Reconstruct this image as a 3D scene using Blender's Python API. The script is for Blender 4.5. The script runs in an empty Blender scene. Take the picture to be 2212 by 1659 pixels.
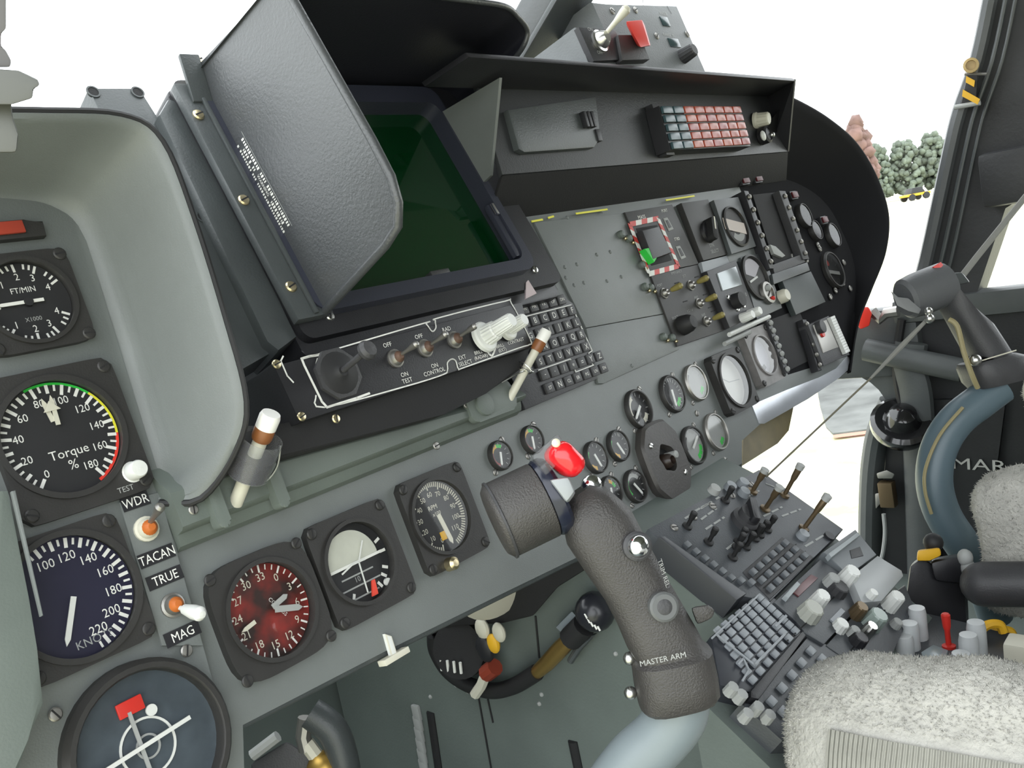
import bpy, bmesh, math, random
from mathutils import Vector, Matrix

random.seed(7)
SC = bpy.context.scene
COL = SC.collection
RAD = math.radians

# ------------------------------------------------------------------ camera
# world: X runs along the instrument panel (left seat to right seat), Y forward, Z up (metres)
FPX, CX, CY = 2000.0, 1106.0, 829.5
AX = Vector((0.63542409, -0.22001143, 0.74015619))     # world axes seen from the camera (right, down, ahead)
AY = Vector((-0.74965908, 0.05395696, 0.65962103))
AZ = Vector((-0.18506074, -0.97400391, -0.13064801))
EYE = Vector((0.0, 0.0, 1.15))
cam_data = bpy.data.cameras.new('camera')
cam = bpy.data.objects.new('camera', cam_data)
COL.objects.link(cam)
cam_data.sensor_fit = 'HORIZONTAL'
cam_data.sensor_width = 36.0
cam_data.lens = 36.0 * FPX / 2212.0
cam_data.clip_start = 0.02
cam_data.clip_end = 500
cam.matrix_world = Matrix(((AX.x, -AX.y, -AX.z, EYE.x), (AY.x, -AY.y, -AY.z, EYE.y),
                           (AZ.x, -AZ.y, -AZ.z, EYE.z), (0, 0, 0, 1)))
SC.camera = cam

# ------------------------------------------------------------------ sky, exposure
world = bpy.data.worlds.new('sky')
SC.world = world
world.use_nodes = True
bg = world.node_tree.nodes['Background']
bg.inputs[0].default_value = (0.93, 0.97, 1.0, 1)
bg.inputs[1].default_value = 2.2
SC.view_settings.view_transform = 'Standard'
SC.view_settings.look = 'None'
SC.view_settings.gamma = 1.0
SC.view_settings.use_curve_mapping = False
SC.view_settings.exposure = 0.8

# ------------------------------------------------------------------ pixel helpers
def ray(px, py):
    v = Vector(((px - CX) / FPX, (py - CY) / FPX, 1.0))
    return Vector((AX.dot(v), AY.dot(v), AZ.dot(v)))
def at_depth(px, py, z): return EYE + ray(px, py) * z
def at_x(px, py, x): r = ray(px, py); return EYE + r * ((x - EYE.x) / r.x)
def at_y(px, py, y): r = ray(px, py); return EYE + r * ((y - EYE.y) / r.y)
def at_z(px, py, z): r = ray(px, py); return EYE + r * ((z - EYE.z) / r.z)

class Frame:
    """a tilted board: U to the right, V up along the board, W out of it towards the seats"""
    def __init__(s, O, tilt):
        t = RAD(tilt)
        s.O = Vector(O); s.U = Vector((1, 0, 0)); s.V = Vector((0, math.sin(t), math.cos(t)))
        s.W = s.U.cross(s.V)
    def hit(s, px, py, w=0.0):
        r = ray(px, py); O = s.O + s.W * w
        P = EYE + r * ((O - EYE).dot(s.W) / r.dot(s.W)) - s.O
        return P.dot(s.U), P.dot(s.V)
    def depth(s, px, py, w=0.0):
        r = ray(px, py); O = s.O + s.W * w
        return (O - EYE).dot(s.W) / r.dot(s.W)
    def pt(s, u, v, w=0.0): return s.O + s.U * u + s.V * v + s.W * w
    def loc(s, P): P = Vector(P) - s.O; return P.dot(s.U), P.dot(s.V), P.dot(s.W)
    def mat(s, u=0, v=0, w=0, rot=0.0):
        P = s.pt(u, v, w)
        c, n = math.cos(RAD(rot)), math.sin(RAD(rot))
        A = s.U * c + s.V * n; B = s.V * c - s.U * n
        return Matrix(((A.x, B.x, s.W.x, P.x), (A.y, B.y, s.W.y, P.y), (A.z, B.z, s.W.z, P.z), (0, 0, 0, 1)))
    def rect(s, tl, tr, br, bl, w=0.0):
        q = [s.hit(*p, w) for p in (tl, tr, br, bl)]
        return ((q[0][0] + q[3][0]) / 2, (q[1][0] + q[2][0]) / 2, (q[2][1] + q[3][1]) / 2, (q[0][1] + q[1][1]) / 2)

def axes(P, zdir, xdir=(1, 0, 0)):
    """matrix at P whose local z points along zdir"""
    z = Vector(zdir).normalized(); x = Vector(xdir); x = (x - z * x.dot(z))
    if x.length < 1e-4: x = Vector((0, 1, 0)) - z * z.y
    x.normalize(); y = z.cross(x)
    return Matrix(((x.x, y.x, z.x, P[0]), (x.y, y.y, z.y, P[1]), (x.z, y.z, z.z, P[2]), (0, 0, 0, 1)))

# ------------------------------------------------------------------ materials
MATS = {}
def mat(name, col, rough=0.5, metal=0.0, bump=0.0, bscale=400.0, vary=0.0, vscale=30.0, spec=0.5, coat=0.0, trans=0.0, emit=0.0):
    if name in MATS: return MATS[name]
    m = bpy.data.materials.new(name); m.use_nodes = True
    nt = m.node_tree; b = nt.nodes['Principled BSDF']
    b.inputs['Base Color'].default_value = (*col, 1)
    b.inputs['Roughness'].default_value = rough
    b.inputs['Metallic'].default_value = metal
    b.inputs['Specular IOR Level'].default_value = spec
    if coat: b.inputs['Coat Weight'].default_value = coat; b.inputs['Coat Roughness'].default_value = 0.05
    if trans: b.inputs['Transmission Weight'].default_value = trans
    if emit: b.inputs['Emission Color'].default_value = (*col, 1); b.inputs['Emission Strength'].default_value = emit
    tc = nt.nodes.new('ShaderNodeTexCoord')
    if bump:
        n = nt.nodes.new('ShaderNodeTexNoise'); n.inputs['Scale'].default_value = bscale; n.inputs['Detail'].default_value = 3
        bp = nt.nodes.new('ShaderNodeBump'); bp.inputs['Strength'].default_value = bump; bp.inputs['Distance'].default_value = 0.002
        nt.links.new(tc.outputs['Object'], n.inputs['Vector'])
        nt.links.new(n.outputs['Fac'], bp.inputs['Height']); nt.links.new(bp.outputs['Normal'], b.inputs['Normal'])
    if vary:
        n = nt.nodes.new('ShaderNodeTexNoise'); n.inputs['Scale'].default_value = vscale; n.inputs['Detail'].default_value = 5
        r = nt.nodes.new('ShaderNodeMapRange')
        r.inputs['From Min'].default_value = 0.3; r.inputs['From Max'].default_value = 0.7
        r.inputs['To Min'].default_value = 1 - vary; r.inputs['To Max'].default_value = 1 + vary
        mx = nt.nodes.new('ShaderNodeVectorMath'); mx.operation = 'SCALE'
        mx.inputs[0].default_value = col
        nt.links.new(tc.outputs['Object'], n.inputs['Vector']); nt.links.new(n.outputs['Fac'], r.inputs['Value'])
        nt.links.new(r.outputs['Result'], mx.inputs['Scale']); nt.links.new(mx.outputs['Vector'], b.inputs['Base Color'])
    MATS[name] = m
    return m

def glass_mat(name, tint=(1, 1, 1), rough=0.02, ior=1.5, weight=1.0, haze=0.0):
    """thin clear pane: see-through with a mirror film that grows towards grazing angles"""
    m = bpy.data.materials.new(name); m.use_nodes = True
    nt = m.node_tree; nt.nodes.clear()
    out = nt.nodes.new('ShaderNodeOutputMaterial'); tr = nt.nodes.new('ShaderNodeBsdfTransparent')
    gl = nt.nodes.new('ShaderNodeBsdfGlossy'); mx = nt.nodes.new('ShaderNodeMixShader')
    tr.inputs[0].default_value = (*tint, 1); gl.inputs['Roughness'].default_value = rough
    # Schlick film: f0 + (1 - f0) * facing^5, the same from both sides of the pane
    f0 = ((ior - 1) / (ior + 1)) ** 2
    lw = nt.nodes.new('ShaderNodeLayerWeight'); lw.inputs['Blend'].default_value = .5
    pw = nt.nodes.new('ShaderNodeMath'); pw.operation = 'POWER'; pw.inputs[1].default_value = 5
    ma = nt.nodes.new('ShaderNodeMath'); ma.operation = 'MULTIPLY_ADD'; ma.inputs[1].default_value = (1 - f0) * weight; ma.inputs[2].default_value = f0 * weight
    nt.links.new(lw.outputs['Facing'], pw.inputs[0]); nt.links.new(pw.outputs[0], ma.inputs[0]); nt.links.new(ma.outputs[0], mx.inputs[0])
    nt.links.new(tr.outputs[0], mx.inputs[1]); nt.links.new(gl.outputs[0], mx.inputs[2])
    last = mx
    if haze:
        df = nt.nodes.new('ShaderNodeBsdfDiffuse'); df.inputs[0].default_value = (.8, .8, .82, 1)
        m2 = nt.nodes.new('ShaderNodeMixShader'); m2.inputs[0].default_value = haze
        nt.links.new(last.outputs[0], m2.inputs[1]); nt.links.new(df.outputs[0], m2.inputs[2]); last = m2
    nt.links.new(last.outputs[0], out.inputs[0])
    MATS[name] = m
    return m

GREY = mat('panel_grey_paint', (.152, .166, .162), .42, bump=.12, bscale=900, vary=.06, vscale=18)
GREEN = mat('grey_green_paint', (.125, .147, .132), .5, bump=.1, bscale=600, vary=.1, vscale=14)
FLOORG = mat('cabin_green_paint', (.13, .155, .143), .5, bump=.15, bscale=300, vary=.12, vscale=9)
BLACK = mat('satin_black_paint', (.018, .018, .021), .42, bump=.1, bscale=700, vary=.15, vscale=40)
MATT = mat('matt_black_paint', (.012, .012, .013), .75, bump=.15, bscale=500)
HOODM = mat('leathered_black_paint', (.058, .062, .066), .38, bump=.22, bscale=420, vary=.08, vscale=12, spec=.7)
RAILM = mat('dark_grey_paint', (.062, .07, .072), .4, bump=.15, bscale=500, vary=.12, vscale=20)
CHAR = mat('charcoal_paint', (.045, .045, .048), .5, bump=.2, bscale=500, vary=.1, vscale=25)
BEZEL = mat('instrument_bezel_black', (.026, .025, .024), .5, bump=.1, bscale=800, vary=.12, vscale=40)
DIAL = mat('dial_black', (.017, .017, .019), .6)
WHITE = mat('white_print', (.78, .78, .74), .55)
DIMW = mat('grey_print', (.36, .37, .36), .6)
KNOBW = mat('white_plastic', (.72, .73, .7), .35, bump=.05)
CREAM = mat('aged_white_plastic', (.62, .6, .5), .4)
STEEL = mat('bright_steel', (.62, .62, .6), .28, 1.0)
BRASS = mat('yellowed_screw_metal', (.7, .6, .38), .32, 1.0)
DULL = mat('dull_metal', (.34, .33, .31), .45, .9)
RUST = mat('worn_brown_boot', (.11, .06, .04), .6, vary=.5, vscale=120)
RED = mat('red_paint', (.62, .03, .02), .4)
ORANGE = mat('orange_print', (.85, .28, .03), .5)
GREENP = mat('green_print', (.03, .55, .06), .5)
YELLOW = mat('yellow_print', (.78, .74, .04), .5)
AMBER = mat('amber_paint', (.75, .42, .02), .5)
RUBBER = mat('black_rubber', (.015, .015, .016), .6)
GLASS = glass_mat('instrument_glass', (.97, .97, .97), .03, 1.45)
CLEARP = glass_mat('clear_plastic', (.86, .87, .88), .08, 1.35, 1.0, .06)
PANE = glass_mat('window_glass', (.98, .99, .98), .0, 1.3, .6)

# ------------------------------------------------------------------ mesh builder
_TXT = {}
def text_geo(s, size=1.0):
    if s not in _TXT:
        cu = bpy.data.curves.new('txt', 'FONT'); cu.body = s; cu.size = 1.0
        cu.align_x = 'CENTER'; cu.align_y = 'CENTER'; cu.resolution_u = 2
        ob = bpy.data.objects.new('txt', cu)
        me = ob.to_mesh()
        vs = [v.co.to_2d() for v in me.vertices]; fs = [list(p.vertices) for p in me.polygons]
        if vs:
            cx = (min(v.x for v in vs) + max(v.x for v in vs)) / 2
            cy = (min(v.y for v in vs) + max(v.y for v in vs)) / 2
            vs = [Vector((v.x - cx, v.y - cy)) for v in vs]
        ob.to_mesh_clear(); bpy.data.objects.remove(ob); bpy.data.curves.remove(cu)
        _TXT[s] = (vs, fs)
    return _TXT[s]

class MB:
    def __init__(s):
        s.bm = bmesh.new(); s.mats = []
    def mi(s, m):
        if m not in s.mats: s.mats.append(m)
        return s.mats.index(m)
    def add(s, pts, faces, m, T=None):
        i = s.mi(m)
        vs = [s.bm.verts.new(T @ Vector(p) if T else Vector(p)) for p in pts]
        out = []
        for f in faces:
            try: fc = s.bm.faces.new([vs[k] for k in f])
            except ValueError: continue
            fc.material_index = i; fc.smooth = True; out.append(fc)
        return vs, out
    def _bev(s, edges, b, seg):
        if b > 0: bmesh.ops.bevel(s.bm, geom=list(edges), offset=b, segments=seg, profile=0.6, affect='EDGES', clamp_overlap=True)
    def box(s, x0, x1, y0, y1, z0, z1, m, T=None, bev=0.0, seg=2):
        p = [(x0, y0, z0), (x1, y0, z0), (x1, y1, z0), (x0, y1, z0), (x0, y0, z1), (x1, y0, z1), (x1, y1, z1), (x0, y1, z1)]
        vs, fs = s.add(p, [(3, 2, 1, 0), (4, 5, 6, 7), (0, 1, 5, 4), (1, 2, 6, 5), (2, 3, 7, 6), (3, 0, 4, 7)], m, T)
        if bev: s._bev({e for f in fs for e in f.edges}, bev, seg)
        return s
    def prism(s, poly, z0, z1, m, T=None, bev=0.0, seg=2):
        n = len(poly)
        a = sum(poly[i][0] * poly[(i + 1) % n][1] - poly[(i + 1) % n][0] * poly[i][1] for i in range(n))
        if a < 0: poly = poly[::-1]
        p = [(x, y, z0) for x, y in poly] + [(x, y, z1) for x, y in poly]
        f = [tuple(range(n - 1, -1, -1)), tuple(range(n, 2 * n))] + [(i, (i + 1) % n, n + (i + 1) % n, n + i) for i in range(n)]
        vs, fs = s.add(p, f, m, T)
        if bev: s._bev(set(fs[1].edges), bev, seg)
        return s
    def hexa(s, a, b, m, bev=0.0):
        """solid between two loops of equal length"""
        n = len(a)
        f = [tuple(range(n - 1, -1, -1)), tuple(range(n, 2 * n))] + [(i, (i + 1) % n, n + (i + 1) % n, n + i) for i in range(n)]
        vs, fs = s.add(list(a) + list(b), f, m)
        bmesh.ops.recalc_face_normals(s.bm, faces=fs)
        if bev: s._bev({e for f in fs for e in f.edges}, bev, 2)
        return s
    def cyl(s, cx, cy, r, z0, z1, m, n=24, r1=None, T=None, bev=0.0):
        r1 = r if r1 is None else r1
        p = [(cx + r * math.cos(2 * math.pi * i / n), cy + r * math.sin(2 * math.pi * i / n), z0) for i in range(n)] + \
            [(cx + r1 * math.cos(2 * math.pi * i / n), cy + r1 * math.sin(2 * math.pi * i / n), z1) for i in range(n)]
        f = [tuple(range(n - 1, -1, -1)), tuple(range(n, 2 * n))] + [(i, (i + 1) % n, n + (i + 1) % n, n + i) for i in range(n)]
        vs, fs = s.add(p, f, m, T)
        if bev: s._bev(set(fs[1].edges), bev, 2)
        return s
    def lathe(s, prof, m, n=28, T=None, cx=0, cy=0):
        p = []; f = []
        for r, z in prof:
            p += [(cx + r * math.cos(2 * math.pi * i / n), cy + r * math.sin(2 * math.pi * i / n), z) for i in range(n)]
        for k in range(len(prof) - 1):
            for i in range(n):
                j = (i + 1) % n
                f.append((k * n + i, k * n + j, (k + 1) * n + j, (k + 1) * n + i))
        if prof[0][0] > 1e-6: f.append(tuple(range(n - 1, -1, -1)))
        k = (len(prof) - 1) * n
        if prof[-1][0] > 1e-6: f.append(tuple(range(k, k + n)))
        s.add(p, f, m, T); return s
    def ring(s, cx, cy, r0, r1, z0, z1, m, n=40, T=None):
        """tube wall between radii r0 < r1"""
        p = []; f = []
        for r, z in ((r0, z0), (r1, z0), (r1, z1), (r0, z1)):
            p += [(cx + r * math.cos(2 * math.pi * i / n), cy + r * math.sin(2 * math.pi * i / n), z) for i in range(n)]
        for k in range(4):
            for i in range(n):
                j = (i + 1) % n; q = (k + 1) % 4
                f.append((k * n + i, k * n + j, q * n + j, q * n + i))
        s.add(p, f, m, T); return s
    def tube(s, pts, r, m, n=10, T=None, flat=1.0):
        """pts: points; r: radius or list of radii"""
        P = [Vector(q) for q in pts]; k = len(P)
        rs = r if isinstance(r, (list, tuple)) else [r] * k
        p = []; f = []
        ref = None
        for i in range(k):
            t = (P[min(i + 1, k - 1)] - P[max(i - 1, 0)]).normalized()
            if ref is None:
                ref = Vector((0, 0, 1)) if abs(t.z) < .9 else Vector((1, 0, 0))
            a = (ref - t * ref.dot(t)).normalized(); b = t.cross(a); ref = a
            p += [P[i] + (a * math.cos(2 * math.pi * j / n) * flat + b * math.sin(2 * math.pi * j / n)) * rs[i] for j in range(n)]
        for i in range(k - 1):
            for j in range(n):
                q = (j + 1) % n
                f.append((i * n + j, i * n + q, (i + 1) * n + q, (i + 1) * n + j))
        f += [tuple(range(n - 1, -1, -1)), tuple(range((k - 1) * n, k * n))]
        s.add(p, f, m, T); return s
    def loft(s, loops, m, T=None, closed=True, cap=True):
        n = len(loops[0]); p = [q for L in loops for q in L]; f = []
        for i in range(len(loops) - 1):
            for j in range(n if closed else n - 1):
                q = (j + 1) % n
                f.append((i * n + j, i * n + q, (i + 1) * n + q, (i + 1) * n + j))
        if cap and closed: f += [tuple(range(n - 1, -1, -1)), tuple(range((len(loops) - 1) * n, len(loops) * n))]
        vs, fs = s.add(p, f, m, T)
        if cap and closed: bmesh.ops.recalc_face_normals(s.bm, faces=fs)
        return s
    def sphere(s, c, r, m, n=16, k=8, T=None, sc=(1, 1, 1)):
        p = []; f = []
        for a in range(k + 1):
            th = math.pi * a / k
            p += [(c[0] + r * sc[0] * math.sin(th) * math.cos(2 * math.pi * i / n), c[1] + r * sc[1] * math.sin(th) * math.sin(2 * math.pi * i / n), c[2] - r * sc[2] * math.cos(th)) for i in range(n)]
        for a in range(k):
            for i in range(n):
                j = (i + 1) % n; f.append((a * n + i, a * n + j, (a + 1) * n + j, (a + 1) * n + i))
        s.add(p, f, m, T); return s
    # flat print, in the local xy plane at height z
    def text(s, t, x, y, size, m, rot=0.0, z=0.0, sx=1.0, T=None):
        vs, fs = text_geo(t); c, n = math.cos(RAD(rot)), math.sin(RAD(rot))
        p = [(x + (v.x * sx * c - v.y * n) * size, y + (v.x * sx * n + v.y * c) * size, z) for v in vs]
        s.add(p, fs, m, T); return s
    def line(s, pts, w, m, z=0.0, h=0.0003, closed=False, T=None):
        P = [Vector(p) for p in pts]
        k = len(P)
        for i in range(k if closed else k - 1):
            a, b = P[i], P[(i + 1) % k]; d = (b - a)
            if d.length < 1e-7: continue
            d.normalize(); e = Vector((-d.y, d.x)) * w / 2; a = a - d * w * .4; b = b + d * w * .4
            q = [a - e, b - e, b + e, a + e]
            s.add([(v.x, v.y, z) for v in q] + [(v.x, v.y, z + h) for v in q],
                  [(4, 5, 6, 7), (0, 1, 5, 4), (1, 2, 6, 5), (2, 3, 7, 6), (3, 0, 4, 7)], m, T)
        return s
    def arc(s, cx, cy, r0, r1, a0, a1, z, m, n=24, T=None):
        """clock angles in degrees, clockwise from 12"""
        p = []; f = []
        for i in range(n + 1):
            a = RAD(90 - (a0 + (a1 - a0) * i / n))
            p += [(cx + r0 * math.cos(a), cy + r0 * math.sin(a), z), (cx + r1 * math.cos(a), cy + r1 * math.sin(a), z)]
        for i in range(n): f.append((2 * i, 2 * i + 2, 2 * i + 3, 2 * i + 1))
        vs, fs = s.add(p, f, m, T)
        bmesh.ops.recalc_face_normals(s.bm, faces=fs); return s
    def tick(s, cx, cy, ang, r0, r1, w, m, z):
        a = RAD(90 - ang); c, n = math.cos(a), math.sin(a)
        return s.line([(cx + r0 * c, cy + r0 * n), (cx + r1 * c, cy + r1 * n)], w, m, z, .0002)
    def mesh(s, name, sharp=32):
        me = bpy.data.meshes.new(name); s.bm.normal_update(); s.bm.to_mesh(me); s.bm.free()
        for m in s.mats: me.materials.append(m)
        me.set_sharp_from_angle(angle=RAD(sharp))
        return me
    def build(s, name, parent=None, label=None, M=None, kind=None, sharp=32):
        me = s.mesh(name, sharp)
        return put(name, me, parent, label, M, kind)

def put(name, me, parent=None, label=None, M=None, kind=None):
    ob = bpy.data.objects.new(name, me); COL.objects.link(ob)
    if parent: ob.parent = parent
    if M is not None: ob.matrix_basis = M
    if label: ob['label'] = label
    if kind: ob['kind'] = kind
    return ob
def thing(name, label, cat, M=None, group=None, kind=None):
    ob = bpy.data.objects.new(name, None); COL.objects.link(ob); ob.empty_display_size = .02
    if M is not None: ob.matrix_world = M
    if kind: ob['kind'] = kind
    else: ob['label'] = label; ob['category'] = cat
    if group: ob['group'] = group
    return ob
def tag(ob, label, cat, group=None):
    ob['label'] = label; ob['category'] = cat
    if group: ob['group'] = group
    return ob
def smooth_path(pts, n=8, closed=False):
    """Catmull-Rom through the points"""
    P = [Vector(p) for p in pts]; out = []; k = len(P)
    for i in range(k if closed else k - 1):
        g = (lambda j: P[j % k]) if closed else (lambda j: P[max(0, min(k - 1, j))])
        a, b, c, d = g(i - 1), g(i), g(i + 1), g(i + 2)
        for q in range(n):
            t = q / n
            out.append(.5 * ((2 * b) + (c - a) * t + (2 * a - 5 * b + 4 * c - d) * t * t + (3 * b - a - 3 * c + d) * t ** 3))
    if not closed: out.append(P[-1])
    return out
def rrect(x0, x1, y0, y1, r, n=5):
    out = []
    for cx, cy, a in ((x1 - r, y1 - r, 0), (x0 + r, y1 - r, 90), (x0 + r, y0 + r, 180), (x1 - r, y0 + r, 270)):
        for i in range(n + 1):
            t = RAD(a + 90 * i / n); out.append((cx + r * math.cos(t), cy + r * math.sin(t)))
    return out
def frame_plate(mb, outer, inner, z0, z1, m, T=None):
    """plate with a hole: both loops have the same number of points"""
    n = len(outer); p = []
    for L, z in ((outer, z0), (outer, z1), (inner, z1), (inner, z0)): p += [(x, y, z) for x, y in L]
    f = []
    for k in range(4):
        for i in range(n):
            j = (i + 1) % n; q = (k + 1) % 4; f.append((k * n + i, k * n + j, q * n + j, q * n + i))
    vs, fs = mb.add(p, f, m, T); bmesh.ops.recalc_face_normals(mb.bm, faces=fs)

# shared small fixings
def screw_mesh(m, r=.0032, h=.0016, name='screw'):
    b = MB(); b.lathe([(r, 0), (r, h * .4), (r * .8, h * .85), (r * .45, h), (0.0, h)], m, 14)
    b.box(-r * .85, r * .85, -r * .13, r * .13, h * .93, h * 1.06, MATT); return b.mesh(name)
SCREW_S = screw_mesh(STEEL); SCREW_B = screw_mesh(BRASS, .0036, .002); SCREW_D = screw_mesh(DULL, .003, .0012); SCREW_K = screw_mesh(BEZEL, .004, .0016)
def screw(parent, x, y, z, me=SCREW_D, rot=None, sc=1.0, name='screw'):
    a = RAD(random.uniform(0, 180) if rot is None else rot)
    return put(name, me, parent, None, Matrix.Translation((x, y, z)) @ Matrix.Rotation(a, 4, 'Z') @ Matrix.Scale(sc, 4))
# ================================================================== SETTING
M = Frame((0.25008813, 0.61722334, 1.09058674), 14)      # main instrument board
FLOOR_Z, RX, LX = 0.40, 1.78, 0.08

def struct(ob):
    ob['kind'] = 'structure'; return ob
def quad_sheet(mb, a, b, c, d, m, n=1):
    mb.add([a, b, c, d], [(0, 1, 2, 3)], m)

# ground outside, pale dry grass with a grey hard strip
m = bpy.data.materials.new('dry_grass'); m.use_nodes = True
nt = m.node_tree; bs = nt.nodes['Principled BSDF']; bs.inputs['Roughness'].default_value = .9
tc = nt.nodes.new('ShaderNodeTexCoord'); no = nt.nodes.new('ShaderNodeTexNoise'); no.inputs['Scale'].default_value = 3.0; no.inputs['Detail'].default_value = 8
rp = nt.nodes.new('ShaderNodeValToRGB')
rp.color_ramp.elements[0].color = (.42, .45, .22, 1); rp.color_ramp.elements[0].position = .35
rp.color_ramp.elements[1].color = (.72, .66, .55, 1); rp.color_ramp.elements[1].position = .62
nt.links.new(tc.outputs['Object'], no.inputs['Vector']); nt.links.new(no.outputs['Fac'], rp.inputs['Fac']); nt.links.new(rp.outputs['Color'], bs.inputs['Base Color'])
GROUNDM = m
b = MB(); b.add([(-150, -150, -.6), (250, -150, -.6), (250, 250, -.6), (-150, 250, -.6)], [(0, 1, 2, 3)], GROUNDM)
struct(b.build('ground'))
TARM = mat('grey_tarmac', (.10, .104, .098), .8, bump=.6, bscale=40, vary=.5, vscale=2.5)
REDP = mat('faded_red_edge', (.55, .2, .14), .8)
cpx = [(1700, 800), (1960, 790), (1960, 915), (1880, 930), (1800, 940), (1785, 925), (1772, 880), (1766, 845)]
pts = [at_z(x, y, -.6) for x, y in cpx]
b = MB(); b.prism([(p.x, p.y) for p in pts], -.6, -.585, TARM)
road = b.build('paved_apron'); struct(road)
b = MB()
e = [at_z(x, y, -.583) for x, y in ((1960, 918), (1880, 933), (1800, 943))]
for i in range(2):
    d = (e[i + 1] - e[i]).normalized(); nrm = Vector((-d.y, d.x, 0)) * .05
    b.add([e[i] - nrm, e[i + 1] - nrm, e[i + 1] + nrm, e[i] + nrm], [(0, 1, 2, 3)], REDP)
b.build('red_edge_line', road)

# cabin floor, unseen roof and rear bulkhead added to block light, side walls
b = MB(); b.box(LX, RX, -1.1, 1.2, FLOOR_Z - .04, FLOOR_Z, FLOORG); struct(b.build('floor'))
LBLOCKM = mat('light_block_grey', (.10, .105, .10), .7, bump=.2, bscale=80)
b = MB(); rp_ = [(-1.1, 1.70), (.10, 1.66), (.50, 1.50), (.53, 1.50), (.53, 1.53), (.11, 1.71), (-1.1, 1.76)]  # front edge pulled low and forward to shade the centre board
rq_ = [(-1.1, 1.70), (.06, 1.66), (.28, 1.58), (.31, 1.58), (.31, 1.61), (.07, 1.71), (-1.1, 1.76)]
b.loft([[(LX, y, z) for y, z in rp_], [(1.45, y, z) for y, z in rp_], [(RX + .04, y, z) for y, z in rq_]], LBLOCKM); struct(b.build('ceiling_light_block'))
b = MB(); b.box(LX, RX, -1.14, -1.1, FLOOR_Z, 1.70, LBLOCKM); struct(b.build('wall_rear_light_block'))
WALLK = mat('side_wall_black', (.02, .021, .022), .55, bump=.2, bscale=200, vary=.2, vscale=10)
WALLG = mat('side_wall_grey', (.075, .082, .082), .5, bump=.15, bscale=200, vary=.15, vscale=10)
b = MB(); b.box(RX, RX + .04, -1.1, .56, FLOOR_Z, .93, WALLK)
wr = struct(b.build('wall_right'))
# sill band that carries the windscreen and runs round the nose
b = MB()
b.box(RX - .03, RX + .03, -1.1, .60, .90, .945, WALLG, bev=.012)
b.box(RX - .02, RX + .03, .56, 1.25, .80, .93, WALLG, bev=.01)
b.box(LX, RX + .03, 1.18, 1.25, .80, 1.16, WALLG, bev=.01)
cg = [at_x(x, y, RX - .012) for x, y in ((1800, 798), (1940, 790), (1940, 905), (1922, 884), (1912, 862), (1898, 842), (1880, 826), (1858, 814), (1836, 807), (1800, 806))]
b.hexa(cg, [p + Vector((.03, 0, 0)) for p in cg], WALLG)
struct(b.build('trim_1'))
# upright front edge of the right wall beside the lower nose window
edge = [at_x(x, y, RX - .01) for x, y in ((1925, 868), (1900, 925), (1888, 985), (1882, 1060), (1880, 1180), (1885, 1290))]
b = MB(); b.tube(smooth_path(edge, 5), .028, WALLG, 12, flat=.8)
inner = [p + Vector((.0, -.06, 0)) for p in edge]
b.hexa([edge[0] + Vector((.0, -.0, .0)), edge[0] + Vector((0, -.2, 0)), edge[-1] + Vector((0, -.2, 0)), edge[-1]],
       [edge[0] + Vector((.04, -.0, .0)), edge[0] + Vector((.04, -.2, 0)), edge[-1] + Vector((.04, -.2, 0)), edge[-1] + Vector((.04, 0, 0))], WALLK)
struct(b.build('trim_2'))
# left nose bulkhead under the board and forward floor
b = MB()
b.box(LX, 1.02, 1.12, 1.16, FLOOR_Z, 1.18, FLOORG)
struct(b.build('wall_front'))
b = MB(); b.box(LX - .02, LX + .02, .62, 1.16, FLOOR_Z, 1.25, FLOORG); struct(b.build('wall_left'))

# windscreen posts, panes
POSTM = mat('post_grey_paint', (.085, .09, .095), .45, bump=.15, bscale=250, vary=.1, vscale=12)
PXc = .95
c0, c1 = at_x(1104, 150, PXc), at_x(1206, -25, PXc)
c1 = c1 + (c1 - c0).normalized() * .09
b = MB()
def beam(b, p, q, wx, wn, m, bev=.004):
    d = (q - p).normalized(); T = axes(p, d, (1, 0, 0)); L = (q - p).length
    b.box(-wx, wx, -wn, wn, 0, L, m, T, bev)
beam(b, c0, c1, .028, .02, POSTM)
d = (c1 - c0).normalized(); T = axes(c0, d, (1, 0, 0))
b.box(-.034, .034, -.029, -.022, 0, (c1 - c0).length, RAILM, T, .002)
struct(b.build('trim_3'))
PIL = [(2133, -10), (2108, 130), (2068, 240), (2046, 330), (1995, 560), (1965, 650), (1990, 690), (2100, 690), (2108, 640), (2142, 540), (2172, 450), (2212, 425), (2260, 380), (2260, -10)]
pp = [at_x(x, y, RX - .02) for x, y in PIL]
PILM = mat('door_pillar_black', (.03, .031, .033), .5, bump=.25, bscale=160, vary=.25, vscale=9)
b = MB(); b.hexa(pp, [p + Vector((.07, 0, 0)) for p in pp], PILM)
pil = struct(b.build('trim_4', sharp=25))
b = MB()
for off, m_, r in ((0, POSTM, .012), (1, RAILM, .004), (2, RAILM, .003)):
    q = [at_x(x + (0, 34, 55)[off], y, RX - .035) for x, y in ((2140, -10), (2110, 130), (2072, 240), (2050, 330), (2000, 560), (1975, 640))]
    b.tube(smooth_path(q, 4), r, m_, 8, flat=.7)
b.build('seal_strip', pil)
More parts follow.
